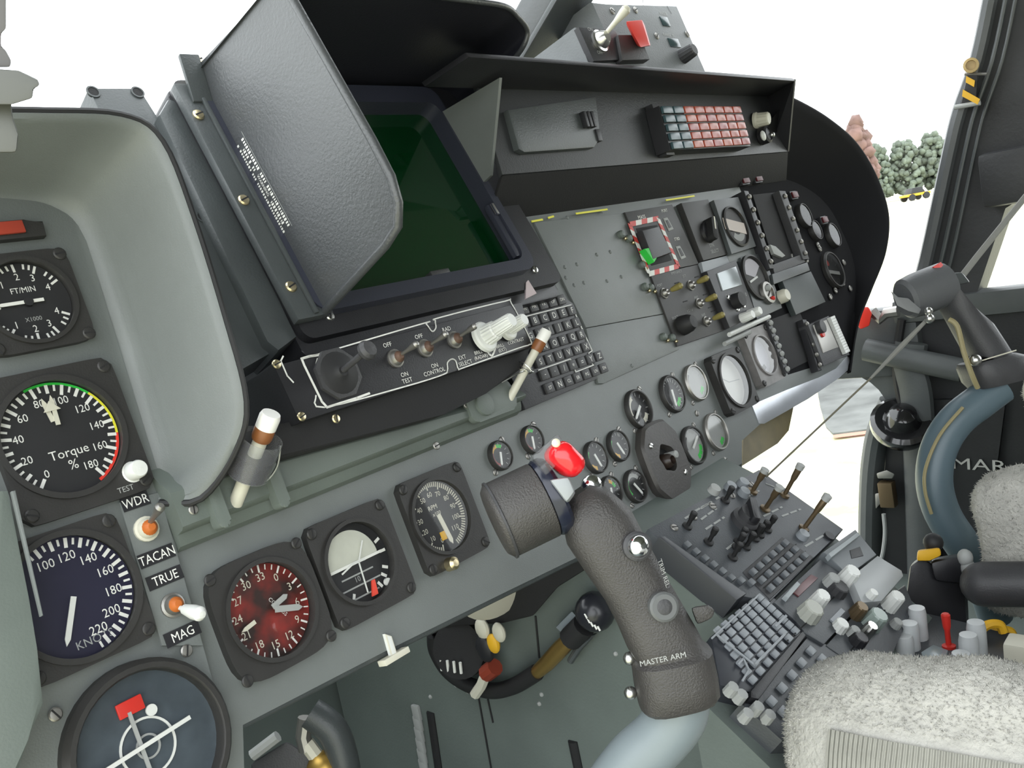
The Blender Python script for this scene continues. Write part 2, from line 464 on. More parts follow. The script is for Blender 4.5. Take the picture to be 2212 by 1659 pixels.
# small latch box standing on the right pillar edge
b = MB(); q = at_x(2196, 385, RX - .05)
b.box(-.03, .05, -.05, .05, -.04, .05, PILM, Matrix.Translation(q), .012); b.build('latch_housing', pil)
def screen_sheet(cols):
    b = MB(); P = []
    for (x, y0, z0, y1, z1) in cols: P += [(x, y0 + (y1 - y0) * k / 4, z0 + (z1 - z0) * k / 4) for k in range(5)]
    b.add(P, [(i * 5 + k, (i + 1) * 5 + k, (i + 1) * 5 + k + 1, i * 5 + k + 1) for i in range(len(cols) - 1) for k in range(4)], PANE)
    return struct(b.build('window_%d' % screen_sheet.n, sharp=180))
screen_sheet.n = 1
screen_sheet([(PXc, 1.04, 1.18, .58, 1.51), (1.55, 1.02, 1.12, .56, 1.51), (1.755, .90, 1.0, .36, 1.57), (RX, .64, .90, .31, 1.58)])
screen_sheet.n = 2
screen_sheet([(LX, .92, 1.02, .50, 1.51), (.3, 1.02, 1.15, .57, 1.51), (PXc, 1.04, 1.18, .58, 1.51)])
b = MB(); b.add([(RX + .02, -1.0, .94), (RX + .02, .45, .94), (RX + .02, .45, 1.52), (RX + .02, -1.0, 1.68)], [(0, 1, 2, 3)], PANE)
struct(b.build('window_3'))
b = MB(); b.add([(RX + .01, .56, FLOOR_Z), (RX + .01, 1.2, FLOOR_Z), (RX + .01, 1.2, .80), (RX + .01, .56, .82)], [(0, 1, 2, 3)], PANE)
struct(b.build('window_4'))
# door frame aft of the right window
b = MB(); b.box(RX - .02, RX + .04, -1.1, -.95, .9, 1.70, PILM, bev=.01); b.hexa([(RX - .02, y, z) for y, z in ((-1.0, 1.64), (.06, 1.60), (.28, 1.53), (.30, 1.59), (.07, 1.67), (-1.0, 1.71))], [(RX + .04, y, z) for y, z in ((-1.0, 1.64), (.06, 1.60), (.28, 1.53), (.30, 1.59), (.07, 1.67), (-1.0, 1.71))], PILM)
struct(b.build('door_1'))

# trees and bushes far outside
LEAF = mat('far_leaves', (.125, .15, .115), .8, vary=.45, vscale=1.2)
REDBRN = mat('far_reddish_brown', (.17, .10, .085), .8, vary=.35, vscale=2)
BARK = mat('bark', (.12, .09, .07), .9)
def ico(bm_add, c, r, m, rs):
    t = (1 + 5 ** .5) / 2
    V = [(-1, t, 0), (1, t, 0), (-1, -t, 0), (1, -t, 0), (0, -1, t), (0, 1, t), (0, -1, -t), (0, 1, -t), (t, 0, -1), (t, 0, 1), (-t, 0, -1), (-t, 0, 1)]
    Fc = [(0, 11, 5), (0, 5, 1), (0, 1, 7), (0, 7, 10), (0, 10, 11), (1, 5, 9), (5, 11, 4), (11, 10, 2), (10, 7, 6), (7, 1, 8), (3, 9, 4), (3, 4, 2), (3, 2, 6), (3, 6, 8), (3, 8, 9), (4, 9, 5), (2, 4, 11), (6, 2, 10), (8, 6, 7), (9, 8, 1)]
    bm_add.add([(c[0] + x * r * rs.uniform(.4, .65), c[1] + y * r * rs.uniform(.4, .65), c[2] + z * r * rs.uniform(.4, .65)) for x, y, z in V], Fc, m)
def tree(P, h, w, label, seed, m=LEAF, group=None, n=330):
    rs = random.Random(seed)
    t = thing('field_tree', label, 'tree', Matrix.Translation(P), group)
    b = MB(); b.tube([(0, 0, 0), (0.02 * h, 0, h * .3), (0, 0, h * .6)], [.05 * h, .04 * h, .015 * h], BARK, 8); b.build('trunk', t)
    b = MB()
    for i in range(n):
        a = rs.uniform(0, 6.283); q = rs.random() ** .5; zz = rs.uniform(.12, 1)
        rr = w * math.sin(math.pi * min(1, .15 + zz * .8)) ** .6 * q
        ico(b, (rr * math.cos(a), rr * math.sin(a), h * zz), h * rs.uniform(.03, .075), m, rs)
    b.build('crown', t, sharp=180); return t
tl = ['dark green tree behind the windscreen next to the black hood edge', 'broad green tree in the middle of the far hedge row', 'green tree of the far hedge row nearest the door pillar',
      'green tree partly hidden by the right door pillar']
for i, (px, hh) in enumerate(((1898, 7.4), (1960, 7.2), (2022, 7.4), (2084, 7.1))):
    P = at_depth(px, 405 - (px - 1950) * .19, 120.0); P.z = -.6
    tree(Vector((P.x, P.y, -.6)), hh, 2.05, tl[i], 40 + i, LEAF, 'far hedge trees')
P = at_depth(1868, 420, 34.0)  # tree form stands in for an unidentified reddish brown shape
tree(Vector((P.x, P.y, -.6)), 4.3, .5, 'slim reddish brown tree-like shape showing above the black hood edge', 77, REDBRN, None, 120)
# vehicles far across the field
def vehicle(px, py, z, L, h, m, label, rz):
    P = at_depth(px, py, z); t = thing('parked_vehicle', label, 'vehicle', Matrix.Translation((P.x, P.y, -.6)) @ Matrix.Rotation(RAD(rz), 4, 'Z'))
    b = MB(); b.box(-L / 2, L / 2, -.9, .9, .45, h * .55, m, bev=.1); b.build('body', t)
    b = MB(); b.hexa([(-L * .32, -.85, h * .55), (L * .28, -.85, h * .55), (L * .28, .85, h * .55), (-L * .32, .85, h * .55)],
                     [(-L * .2, -.7, h), (L * .18, -.7, h), (L * .18, .7, h), (-L * .2, .7, h)], RUBBER, .05); b.build('cab', t)
    for sx in (-1, 1):
        for sy in (-1, 1):
            b = MB(); b.cyl(0, 0, .35, -.12, .12, RUBBER, 16, T=Matrix.Translation((sx * L * .3, sy * .85, .35)) @ Matrix.Rotation(RAD(90), 4, 'X')); b.build('wheel', t)
vehicle(1975, 412, 98, 2.6, 1.3, AMBER, 'yellow vehicle parked in front of the far hedge', -45)
vehicle(2178, 470, 42.0, 1.8, 1.2, RED, 'small dark red vehicle seen through the right door window', -40)
# ================================================================== INSTRUMENT BOARD AND ITS BIG HOUSINGS
DEEPB = mat('deep_shade_black', (.0065, .0066, .008), .85, spec=.15)
def H(px, py, w=0.0): return M.hit(px, py, w)
def plate(parent, name, poly, z0, z1, m, bev=.0015, label=None):
    b = MB(); b.prism(poly, z0, z1, m, bev=bev); return b.build(name, parent, label)

board = thing('instrument_board', 'long grey instrument board running across the cockpit below the glare shield', 'instrument panel', M.mat())
low = [H(470, 1659), H(520, 1563), H(830, 1408), H(1100, 1275), H(1385, 1137), H(1604, 1003), H(1601, 950)]
tail = [H(1640, 918), H(1745, 862), H(1815, 815), H(1832, 800), H(1838, 775), H(1830, 768), H(1702, 812), H(1652, 690), H(1604, 420)]
top_r = (H(1834, 700)[0] + .02, .13)
poly = [(-.02, -.30), (.02, -.30)] + low[1:] + tail + [(tail[-1][0], .13), (.49, .13), (.49, -.075), (.44, -.075), (.44, -.06), (-.02, -.06)]
plate(board, 'face_plate', poly, -.004, 0, GREY)
# rolled lower edge behind the plate
b = MB(); lo = [(p[0], p[1], -.006) for p in low]
b.tube(lo, .005, RAILM, 8); b.build('lower_edge', board)
# raised plate of the left hand cluster with its curved right border
cl = [H(*p, .004) for p in ((355, 1062), (365, 1110), (385, 1200), (412, 1300), (440, 1400), (465, 1490), (478, 1560), (478, 1600), (465, 1659), (455, 1720))]
poly = [(-.16, .185), (.045, .185), (.06, .16), (.062, .13), (.056, .03), (.05, -.045)] + [(p[0], p[1]) for p in cl] + [(-.16, -.34)]
plate(board, 'cluster_plate', poly, -.004, .004, GREY, .002)
# blank cover with rivets and a joint
r0 = M.rect((1150, 485), (1345, 465), (1465, 752), (1288, 832))
b = MB(); v_split = H(1350, 690)[1]
poly = [H(1150, 482), H(1347, 462), H(1400, 590), H(1437, 678), H(1262, 710)]
bp = plate(board, 'blank_cover', poly, .0005, .003, GREY, .0008)
poly = [H(1262, 711), H(1437, 679), H(1467, 748), H(1462, 757), H(1300, 830), H(1288, 830)]
plate(board, 'blank_cover', poly, .0005, .003, GREY, .0008)
RIV = (MB().lathe([(.0024, 0), (.0021, .0007), (.0012, .0012), (0, .0013)], GREY, 10)).mesh('rivet')
for px, py in ((1220, 577), (1246, 571), (1289, 550), (1318, 544), (1240, 616), (1261, 611), (1311, 607), (1342, 598), (1222, 600), (1365, 790), (1225, 470), (1300, 456)):
    u, v = H(px, py, .003); put('rivet', RIV, board, None, Matrix.Translation((u, v, .003)))
# cable clamps along the border of the black switch panels
for i, (px, py) in enumerate(((1340, 507), (1357, 516), (1385, 573), (1392, 620), (1404, 622), (1432, 728), (1450, 730))):
    u, v = H(px, py, .004)
    b = MB(); b.lathe([(.005, 0), (.0048, .004), (.003, .006), (0, .0065)], GREEN, 12, T=Matrix.Translation((u, v, .003))); b.sphere((u + .006, v - .006, .005), .0026, BRASS, 10, 6)
    b.build('clamp', board)
# yellow marks under the glare shield edge
b = MB()
for a, c in (((1150, 478), (1172, 474)), ((1186, 470), (1196, 467)), ((1246, 461), (1312, 452)), ((1440, 432), (1500, 423))):
    p, q = H(*a, .0045), H(*c, .0045); b.line([p, q], .0022, YELLOW, .0035, .0008)
b.build('yellow_marking', board, kind='stuff')
# bright bare corner plate and the olive bracket behind the lower right corner
BARE = mat('bare_alloy', (.50, .52, .56), .28, .55, bump=.05, bscale=300, vary=.08, vscale=20)
plate(board, 'corner_plate', [H(*p, .0012) for p in ((1624, 874), (1700, 842), (1770, 815), (1806, 796), (1830, 770), (1836, 778), (1831, 800), (1812, 817), (1745, 862), (1652, 915), (1641, 915))], .0, .0012, BARE, .0004)
plate(board, 'side_bracket', [H(*p, -.03) for p in ((1606, 945), (1640, 916), (1716, 872), (1704, 930), (1680, 958), (1604, 1006))], -.034, -.03, mat('olive_brown_paint', (.16, .13, .06), .5, vary=.15, vscale=40), .0005)
# small studs on the lower plate
for px, py in ((1400, 1105), (1390, 1108), (1335, 938), (1566, 994), (1520, 1028), (1505, 893)):
    u, v = H(px, py); screw(board, u, v, 0, SCREW_D, None, 1.3)

b = MB(); b.box(.40, .80, .06, .27, -.150, -.145, DEEPB); b.build('rear_gap_filler', board)  # added black filler covering bright sky gaps beside the glare shield

# ---------------------------------------------------------------- left cluster shroud
Wd = .085
inn = [(-.14, .172), (-.02, .168), (.02, .164), (.046, .155), (.059, .13), (.058, .05), (.052, -.02), (.049, -.051), (.046, -.054)]
outp = [(-140, 258, Wd), (-40, 257, Wd), (100, 257, Wd), (262, 264, Wd), (338, 312, Wd), (402, 470, Wd), (470, 690, Wd), (515, 870, Wd - .006), (490, 975, .06)]
out_end = [(425, 1062, .03), (352, 1070, .008)]
inn_end = [(.044, -.056), (.040, -.058)]
oo = []
for px, py, w in outp + out_end: u, v = H(px, py, w); oo.append(Vector((u, v, w)))
ii = [Vector((u, v, .003)) for u, v in inn + inn_end]
A_, B_ = smooth_path(ii, 5), smooth_path(oo, 5)
prof = [(0, 0), (.12, .015), (.24, .06), (.34, .15), (.44, .30), (.58, .52), (.78, .77), (.94, .95), (1, 1)]
cols = []
for a, o in zip(A_, B_):
    nrm = Vector((o.x - a.x, o.y - a.y, 0)); col = []
    for f, g in prof: col.append(Vector((a.x + (o.x - a.x) * f, a.y + (o.y - a.y) * f, a.z + (o.z - a.z) * g)))
    cols.append(col)
tang = [(B_[min(i + 1, len(B_) - 1)] - B_[max(i - 1, 0)]) for i in range(len(B_))]
for i, col in enumerate(cols):
    t = Vector((tang[i].x, tang[i].y, 0)).normalized(); n = Vector((-t.y, t.x, 0))     # outward (path runs clockwise)
    e = col[-1]; col += [e + n * .003 + Vector((0, 0, .0015)), e + n * .006 - Vector((0, 0, .001)), e + n * .006 - Vector((0, 0, min(.09, e.z + .01)))]
sh = thing('cluster_shroud', 'smooth grey moulded shroud hooding the left hand gauges', 'shroud', M.mat())
b = MB(); b.loft(cols, GREY, closed=False, cap=False); so = b.build('shell', sh, sharp=50)
b = MB(); b.tube([c[-3] + Vector((0, 0, .0)) + (c[-2] - c[-3]) * .8 for c in cols], .0026, RUBBER, 8); b.build('edge_trim', sh)

# ---------------------------------------------------------------- right cluster shroud (its unlit inside put into the black colour)
outp = [(1700, 215, .075), (1722, 219, .075), (1790, 258, .07), (1850, 310, .06), (1893, 380, .052), (1918, 460, .044), (1912, 540, .036), (1882, 620, .026), (1858, 680, .018), (1846, 730, .012), (1836, 800, .004)]
inp = [(1560, 395, 0), (1600, 385, 0), (1680, 385, 0), (1745, 410, 0), (1790, 450, 0), (1822, 510, 0), (1842, 560, 0), (1850, 610, 0), (1848, 660, 0), (1842, 710, 0), (1835, 790, 0)]
oo = []; ii = []
for px, py, w in outp: u, v = H(px, py, w); oo.append(Vector((u, v, w)))
for px, py, w in inp: u, v = H(px, py, w); ii.append(Vector((u, v, w - .003)))
A_, B_ = smooth_path(ii, 10), smooth_path(oo, 10)
cols = []
for a, o in zip(A_, B_):
    cols.append([Vector((a.x + (o.x - a.x) * f, a.y + (o.y - a.y) * f, a.z + (o.z - a.z) * g)) for f, g in [(k_ / 12, k_ / 12) for k_ in range(13)]])
for i, col in enumerate(cols):
    t = B_[min(i + 1, len(B_) - 1)] - B_[max(i - 1, 0)]; t = Vector((t.x, t.y, 0)).normalized(); n = Vector((-t.y, t.x, 0)); e = col[-1]
    col += [e + n * .004, e + n * .006 - Vector((0, 0, .002)), e + n * .006 - Vector((0, 0, e.z + .004))]
DEEPB = mat('deep_shade_black', (.0065, .0066, .008), .85, spec=.15)
sh2 = thing('cluster_shroud', 'curved shroud hooding the far right gauges, its shade painted black', 'shroud', M.mat())
b = MB(); b.loft(cols, DEEPB, closed=False, cap=False); b.build('shell', sh2, sharp=50)
# backing plate of the far cluster, its deep shade put into the black
b = MB()
cen = Vector((1.2, -.04))
poly = [tuple(cen + (Vector((p.x, p.y)) - cen) * 1.05) for p in A_]
b.prism(poly + [H(1838, 790), H(1700, 822), H(1646, 690), H(1598, 420)], -.012, -.0008, DEEPB)
b.build('backing_plate', sh2)

# ---------------------------------------------------------------- shelf under the display, grey green, with its clamps
SHW = .05
shelf = thing('display_shelf', 'grey green metal shelf rail under the radar display', 'shelf', M.mat())
u0, u1 = .046, .415
b = MB()
def rail_sec(u):
    k = (u - u0) / (u1 - u0); vt = -.054 - .020 * k; vb = -.093 + .004 * k
    return [(u, vt + .020, .002), (u, vt + .006, .012), (u, vt, .020), (u, vt - .003, .022), (u, vb + .012, .022), (u, vb + .010, .020), (u, vb + .008, .012), (u, vb + .004, .011), (u, vb, .009), (u, vb - .003, .001)]
b.loft([rail_sec(u) for u in (u0, .1, .2, .3, u1)], GREEN)
b.build('rail', shelf)
for px, py in ((462, 1075), (592, 1035)):
    u, v = H(px, py, .026); b = MB(); b.prism(rrect(-.005, .005, -.022, .014, .004), 0, .010, GREEN, Matrix.Translation((u, v, .019)), .002); b.build('clamp_lug', shelf)
u, v = H(1050, 872, .024)
b = MB(); b.prism(rrect(-.024, .040, -.014, .016, .008), 0, .006, GREEN, Matrix.Translation((u, v, .019)), .002); b.cyl(u - .004, v, .011, .019, .028, GREEN, 18, bev=.002); b.build('clamp_plate', shelf)
for px, py in ((1010, 873), (1056, 858), (945, 962), (420, 1100)):
    u, v = H(px, py, .024); screw(shelf, u, v, .0222, SCREW_D, None, 1.2)

# ---------------------------------------------------------------- radar display
w0 = .03
u, v = H(715, 668, w0)
D = Frame(M.pt(u, v, w0), 25)
def HD(px, py, w=0.0): return D.hit(px, py, w)
disp = thing('radar_display', 'large black radar display with dark green screen and a deep angular hood', 'display', D.mat())
sx0, sx1 = .004, HD(1122, 560)[0]; sy0 = HD(1000, 590)[1]; sy1 = HD(925, 232)[1]
ox1 = HD(1152, 585)[0]; oy0 = -.004
VT = sy1 + .02
rxF = HD(1012, 262, -.004)[0] + .001
b = MB(); b.prism(rrect(-.036, rxF - .004, -.032, VT + .008, .008), -.22, -.012, BLACK, bev=.002); b.build('case', disp)
BLUEK = mat('blue_black_bezel', (.035, .038, .055), .33, bump=.08, bscale=600)
b = MB(); frame_plate(b, rrect(-.02, ox1, oy0, VT, .016), rrect(sx0, sx1, sy0, sy1, .012), -.012, .008, BLUEK); b.build('bezel', disp, sharp=40)
b = MB(); frame_plate(b, rrect(-.034, rxF, -.02, VT + .01, .01), rrect(-.018, ox1 - .002, oy0 + .002, VT - .002, .014), -.0125, -.003, BLACK); b.build('flange', disp, sharp=40)
SCRN = mat('screen_green_glass', (.002, .028, .008), .05, spec=.7, coat=.3)
b = MB(); b.prism(rrect(sx0 - .002, sx1 + .002, sy0 - .002, sy1 + .002, .008), -.0135, -.0115, SCRN); b.build('screen', disp)
# inner lower lip and small latch at the right of the screen
u, v = HD(1062, 470, 0); b = MB(); b.box(u - .004, u + .006, v - .05, v + .012, .0, .006, BLUEK, bev=.0015); b.box(u - .001, u + .004, v - .002, v + .012, .006, .009, DULL, bev=.001); b.build('latch', disp)
u, v = HD(942, 598, 0); b = MB(); b.box(u - .012, u + .012, v - .002, v + .003, -.002, .008, CHAR, bev=.001); b.build('name_tab', disp)
u, v = HD(1137, 628, -.004); b = MB(); b.prism([(-.010, -.009), (.010, -.006), (.009, .010), (.004, .008)], -.004, -.002, mat('pink_white_patch', (.55, .46, .47), .5), Matrix.Translation((u, v, 0))); b.build('corner_patch', disp)  # small pink white wedge below the bezel corner
# hood: left side plate, top plate and right gusset
HX = -.013; HDp = .138; HT = .25
b = MB()
lp = [(0.0, -.003), (.10, -.003), (.119, .0), (.1305, .012), (.1365, .03), (HDp, .06), (HDp, .205), (0.0, .236)]     # (w, v)
b.hexa([(HX, v, w) for w, v in lp], [(HX + .0035, v, w) for w, v in lp], HOODM)
# rolled rim of the side plate
b.tube([(HX + .0018, v, w) for w, v in lp[:7]], .0036, HOODM, 10)
b.build('hood_side', disp, 'black leather-grained left side plate of the hood', sharp=40)
# top plate folding round a soft corner into the raked right side plate, one sheet
rx, vb = HD(1012, 262, -.004)
Xr = D.pt(rx, 0, 0).x
def rs_side(px, py): return Vector(D.loc(at_x(px, py, Xr)))
def rs_top(px, py, w): u, v = HD(px, py, w); return Vector((u, v, w))
T2_ = rs_top(1086, 14, HDp)
C2_ = rs_side(1138, 66)
outer_ = [Vector((HX, .205, HDp)), Vector((HX * .6 + T2_.x * .4, .206 * .6 + T2_.y * .4, HDp)), rs_top(1000, 2, HDp), T2_, T2_.lerp(C2_, .55) + Vector((.004, .005, 0)), C2_, rs_side(1131, 98), rs_side(1107, 133), rs_side(1065, 189), rs_side(1012, 262)]
VB_ = VT + .008
base_ = [Vector(p) for p in ((HX, VB_, -.004), (rx * .4, VB_, -.004), (rx * .72, VB_, -.004), (rx - .03, VB_, -.004), (rx - .008, VB_ - .003, -.004), (rx, VB_ - .012, -.004), (rx, VB_ - .018, -.004), (rx, VB_ - .025, -.004), (rx, max(vb + .006, VB_ - .034), -.004))] + [Vector((rx, vb - .004, -.004))]
O_, Bs_ = smooth_path(outer_, 6), smooth_path(base_, 6)
HOODIN = mat('hood_inner_black', (.015, .0155, .022), .55, spec=.35, bump=.1, bscale=500)
rows_ = [[o.lerp(q, k_ / 8) for k_ in range(9)] for o, q in zip(O_, Bs_)]
cen_ = Vector((rx * .45, .10, .05))
def outw(p): d = Vector((p.x - cen_.x, p.y - cen_.y, 0)); return d.normalized() * .003
b = MB(); b.loft(rows_, HOODIN, closed=False, cap=False)
b.loft([[p + outw(p) for p in r_] for r_ in rows_], HOODM, closed=False, cap=False)
b.tube([o + outw(o) * .5 for o in O_], .0028, HOODM, 8)
b.build('hood_top', disp, sharp=60)
# foot of the hood side: flange with ribs and screws, black cover strip left of it
b = MB()
b.box(HX - .026, HX + .002, -.006, HT - .03, -.003, .006, RAILM, bev=.002)
b.box(HX - .010, HX - .006, -.004, HT - .02, .006, .009, RAILM, bev=.001)
b.hexa([(HX - .018, HT - .05, .004), (HX + .0, HT - .05, .004), (HX + .0, HT - .012, .016), (HX - .018, HT - .012, .016)],
       [(HX - .018, HT - .05, .008), (HX + .0, HT - .05, .008), (HX + .0, HT - .012, .020), (HX - .018, HT - .012, .020)], RAILM, .001)
b.build('hood_flange', disp)
for px, py in ((421, 143), (428, 249), (526, 433), (628, 620)):
    u, v = HD(px, py, .006); screw(disp, u, v, .006 if py > 200 else .012, SCREW_B, 20, 1.35)
for px, py in ((712, 683), (1155, 583)):
    u, v = HD(px, py, -.003); screw(disp, u, v, -.003, SCREW_S, 60, 1.3)
# notice lettering on the hood side plate (three rows of fine print)
b = MB(); T = Matrix(((0, 0, -1, HX - .0003), (-1, 0, 0, 0), (0, 1, 0, 0), (0, 0, 0, 1)))     # local x -> -v , local y -> w
def side(px, py):
    P = at_x(px, py, D.pt(HX, 0, 0).x); return D.loc(P)
p0, p1 = side(516, 314), side(622, 490)
L = abs(p0[1] - p1[1]); vm = (p0[1] + p1[1]) / 2; wm = (p0[2] + p1[2]) / 2
rows = ('WARNING BEFORE REMOVING HOOD SWITCH OFF', 'INDICATOR AND DISCONNECT SUPPLIES', 'SEE AIR PUBLICATION')
b.text('WARNING', -vm, wm + .0005, .0042, WHITE, T=T)
for k, n in ((0, 46), (1, 40), (2, 44)):
    rs = random.Random(k); x = -vm - L / 2 if k != 1 else -vm - L * .42
    for i in range(n):
        w_ = rs.uniform(.0008, .0019)
        if x > -vm + L * (.5 if k != 1 else .44): break
        if rs.random() > .13 and not (k == 1 and abs(x + vm) < .014):
            b.line([(x, wm + (.0048, 0, -.0046)[k] - .0009), (x + w_ * .2, wm + (.0048, 0, -.0046)[k] + .0011)], w_, WHITE, 0, .0001, T=T)
        x += w_ + .0011
b.line([(-vm - L * .56, wm + .0082), (-vm + L * .53, wm + .0082)], .0004, DIMW, 0, .0001, T=T)
b.build('notice_print', disp, 'white fine print notice', kind='stuff')
# bracket plate with two eyes between the left shroud and the display
brk = thing('display_bracket', 'dark grey mounting plate with two top eyes left of the radar display', 'bracket', D.mat())
WB = -.02
q = [HD(px, py, WB) for px, py in ((192, 190), (300, 190), (306, 200), (345, 262), (395, 330), (590, 760), (520, 800), (430, 520), (330, 280), (242, 300))]
b = MB(); b.prism(q, WB - .03, WB, RAILM, bev=.0015); b.build('plate', brk)
for px, py in ((201, 199), (297, 200), (437, 469)):
    u, v = HD(px, py, WB); b = MB(); b.cyl(u, v, .0042, WB - .002, WB + .0006, MATT, 16); b.ring(u, v, .0042, .0055, WB, WB + .001, RAILM, 20); b.build('eye', brk)
# black cover strip between bracket and hood flange
q = [HD(px, py, -.012) for px, py in ((342, 250), (362, 216), (402, 225), (640, 730), (600, 760), (575, 740))]
b = MB(); b.prism(q, -.05, -.010, RAILM, bev=.003); b.build('cover_strip', brk)

# ---------------------------------------------------------------- control unit under the display
CW = .05
ctl = thing('display_control_unit', 'black control box with toggles and white knobs under the radar display', 'control panel', M.mat())
c = [H(*p, CW) for p in ((592, 790), (1128, 652), (1150, 748), (648, 912))]
b = MB(); b.prism(c, -.05, CW, BLACK, bev=.0015); b.build('case', ctl)
q = [H(*p, CW - .012) for p in ((655, 905), (1150, 745), (1130, 795), (1050, 850), (960, 895), (500, 1020), (505, 930))]
b = MB(); b.prism(q, -.05, CW - .012, MATT, bev=.003); b.build('lower_case', ctl)
def PC(px, py): return H(px, py, CW)
Z = CW + .0002
b = MB()
LW = .0011
out = [PC(*p) for p in ((655, 775), (910, 700), (920, 700), (933, 716), (941, 708), (940, 693), (950, 686), (1090, 651), (1104, 655), (1145, 733), (1142, 745), (1120, 752), (1005, 793), (990, 797), (984, 780), (975, 776), (966, 784), (966, 800), (955, 810), (875, 835), (700, 880), (682, 855))]
b.line([p.to_2d() for p in smooth_path([(x, y, 0) for x, y in out], 4)], LW, WHITE, Z, .0003)
b.line([PC(*p) for p in ((688, 767), (668, 770), (651, 775), (657, 790), (695, 868), (706, 880), (770, 860), (797, 850))], LW * 1.6, WHITE, Z, .0003)
b.line([PC(*p) for p in ((611, 770), (606, 780), (620, 812), (633, 826))], LW, WHITE, Z, .0003)
b.line([PC(*p) for p in ((685, 775), (725, 767), (747, 785), (772, 825), (768, 842), (735, 853), (715, 850), (688, 820), (681, 790))], LW * .7, WHITE, Z, .0003, closed=True)
def lab(t, px, py, size=.0042, rot=0, sx=1.0, m=WHITE): 
    u, v = PC(px, py); b.text(t, u, v, size * 1.25, m, rot, Z + .0002, sx)
lab('OFF', 836, 745); lab('OFF', 904, 727); lab('RAD', 964, 711)
lab('ON', 873, 809); lab('TEST', 879, 822); lab('ON', 938, 790); lab('CONTROL', 938, 803); lab('EXT', 998, 772); lab('SELECT', 1005, 784)
lab('BRILL', 1033, 761, .0036); lab('(RADAR)', 1039, 772, .0036); lab('BRILL', 1080, 747, .0036); lab('(EXT)', 1085, 757, .0036); lab('CONTRAST', 1114, 737, .0036)
b.line([PC(*p) for p in ((1050, 757), (1056, 765), (1062, 770), (1066, 762), (1070, 750))], .0018, WHITE, Z, .0003)
b.build('front_lettering', ctl, kind='stuff')
for px, py in ((597, 787), (651, 900), (725, 905)):
    u, v = PC(px, py); screw(ctl, u, v, CW, SCREW_B, None, 1.0)
def lever_dir(): return M.mat().to_3x3().inverted() @ Vector((.15, -.75, .55))
def toggle(parent, u, v, w, size=1.0, lean=(0.15, .35), tip=DULL, boot=RUST, collar=DULL, base=True, name='toggle_switch', sleeve=None, tipr=1.0):
    t = thing('t', '', '') if False else None
    b = MB(); s_ = size
    b.lathe([(.0068 * s_, 0), (.0068 * s_, .0015 * s_), (.0055 * s_, .002 * s_), (.0050 * s_, .004 * s_), (.0032 * s_, .0065 * s_)], collar, 18, T=Matrix.Translation((u, v, w)))
    if boot: b.lathe([(.0048 * s_, .003 * s_), (.0040 * s_, .006 * s_), (.002 * s_, .008 * s_)], boot, 16, T=Matrix.Translation((u, v, w)))
    o = b.build(name, parent)
    b = MB(); d = Vector((lean[0], lean[1], 1)).normalized(); T = Matrix.Translation((u, v, w)) @ axes((0, 0, 0), d)
    b.lathe([(.0012 * s_, .004 * s_), (.0016 * s_, .014 * s_), (.0024 * s_ * tipr, .020 * s_), (.0026 * s_ * tipr, .023 * s_), (.0014 * s_ * tipr, .0248 * s_), (0, .025 * s_)], tip, 12, T=T)
    if sleeve: b.lathe([(.0028 * s_, .012 * s_), (.0040 * s_, .020 * s_), (.0040 * s_, .026 * s_), (.002 * s_, .0285 * s_), (0, .0288 * s_)], sleeve, 14, T=T)
    b.build('lever', o)
    return o
for px, py in ((853, 775), (917, 753), (980, 735)):
    u, v = PC(px, py); toggle(ctl, u, v, CW, 1.15, (.12, .12), DULL, RUST, DULL)
# joystick in its octagonal well
u, v = PC(728, 808)
b = MB(); oc = [(u + .021 * math.cos(RAD(22.5 + 45 * i)), v + .021 * math.sin(RAD(22.5 + 45 * i))) for i in range(8)]
b.prism(oc, CW, CW + .0035, CHAR, bev=.001); b.lathe([(.017, .0035), (.014, .005), (.008, .006), (.004, .009)], RUBBER, 20, T=Matrix.Translation((u, v, CW))); jo = b.build('joystick', ctl)
b = MB(); T = Matrix.Translation((u, v, CW + .006)) @ axes((0, 0, 0), Vector((.12, .18, 1)))
b.lathe([(.0024, 0), (.0026, .026), (.004, .028), (.0075, .031), (.0078, .034), (.006, .037), (0, .0375)], CHAR, 16, T=T); b.build('stick', jo)
# three nested white knobs
def ribbed(parent, u, v, w, r, h, m, name='knob', ribs=18, dirv=(0, 0, 1), r_top=None, skirt=0.0):
    b = MB(); n = ribs * 2; rt = r_top or r * .86
    T = Matrix.Translation((u, v, w)) @ axes((0, 0, 0), dirv)
    loops = []
    for z, rr in ((0, r), (h * .92, rt), (h, rt * .86)):
        loops.append([((rr * (1 if i % 2 else .93)) * math.cos(2 * math.pi * i / n), (rr * (1 if i % 2 else .93)) * math.sin(2 * math.pi * i / n), z) for i in range(n)])
    b.loft(loops, m, T)
    if skirt: b.lathe([(skirt, 0), (skirt, .0035), (skirt * .9, .005), (r * .95, .006)], m, 28, T=T)
    return b.build(name, parent, sharp=28)
u, v = PC(1043, 730); kd = (.12, .1, 1)
ribbed(ctl, u, v, CW, .0105, .018, KNOBW, skirt=.0145, dirv=kd); ribbed(ctl, u + .002, v + .002, CW + .018, .0075, .019, KNOBW, dirv=kd, r_top=.0068)
u, v = PC(1093, 714); ribbed(ctl, u, v, CW, .0072, .024, KNOBW, skirt=.0105, dirv=kd)

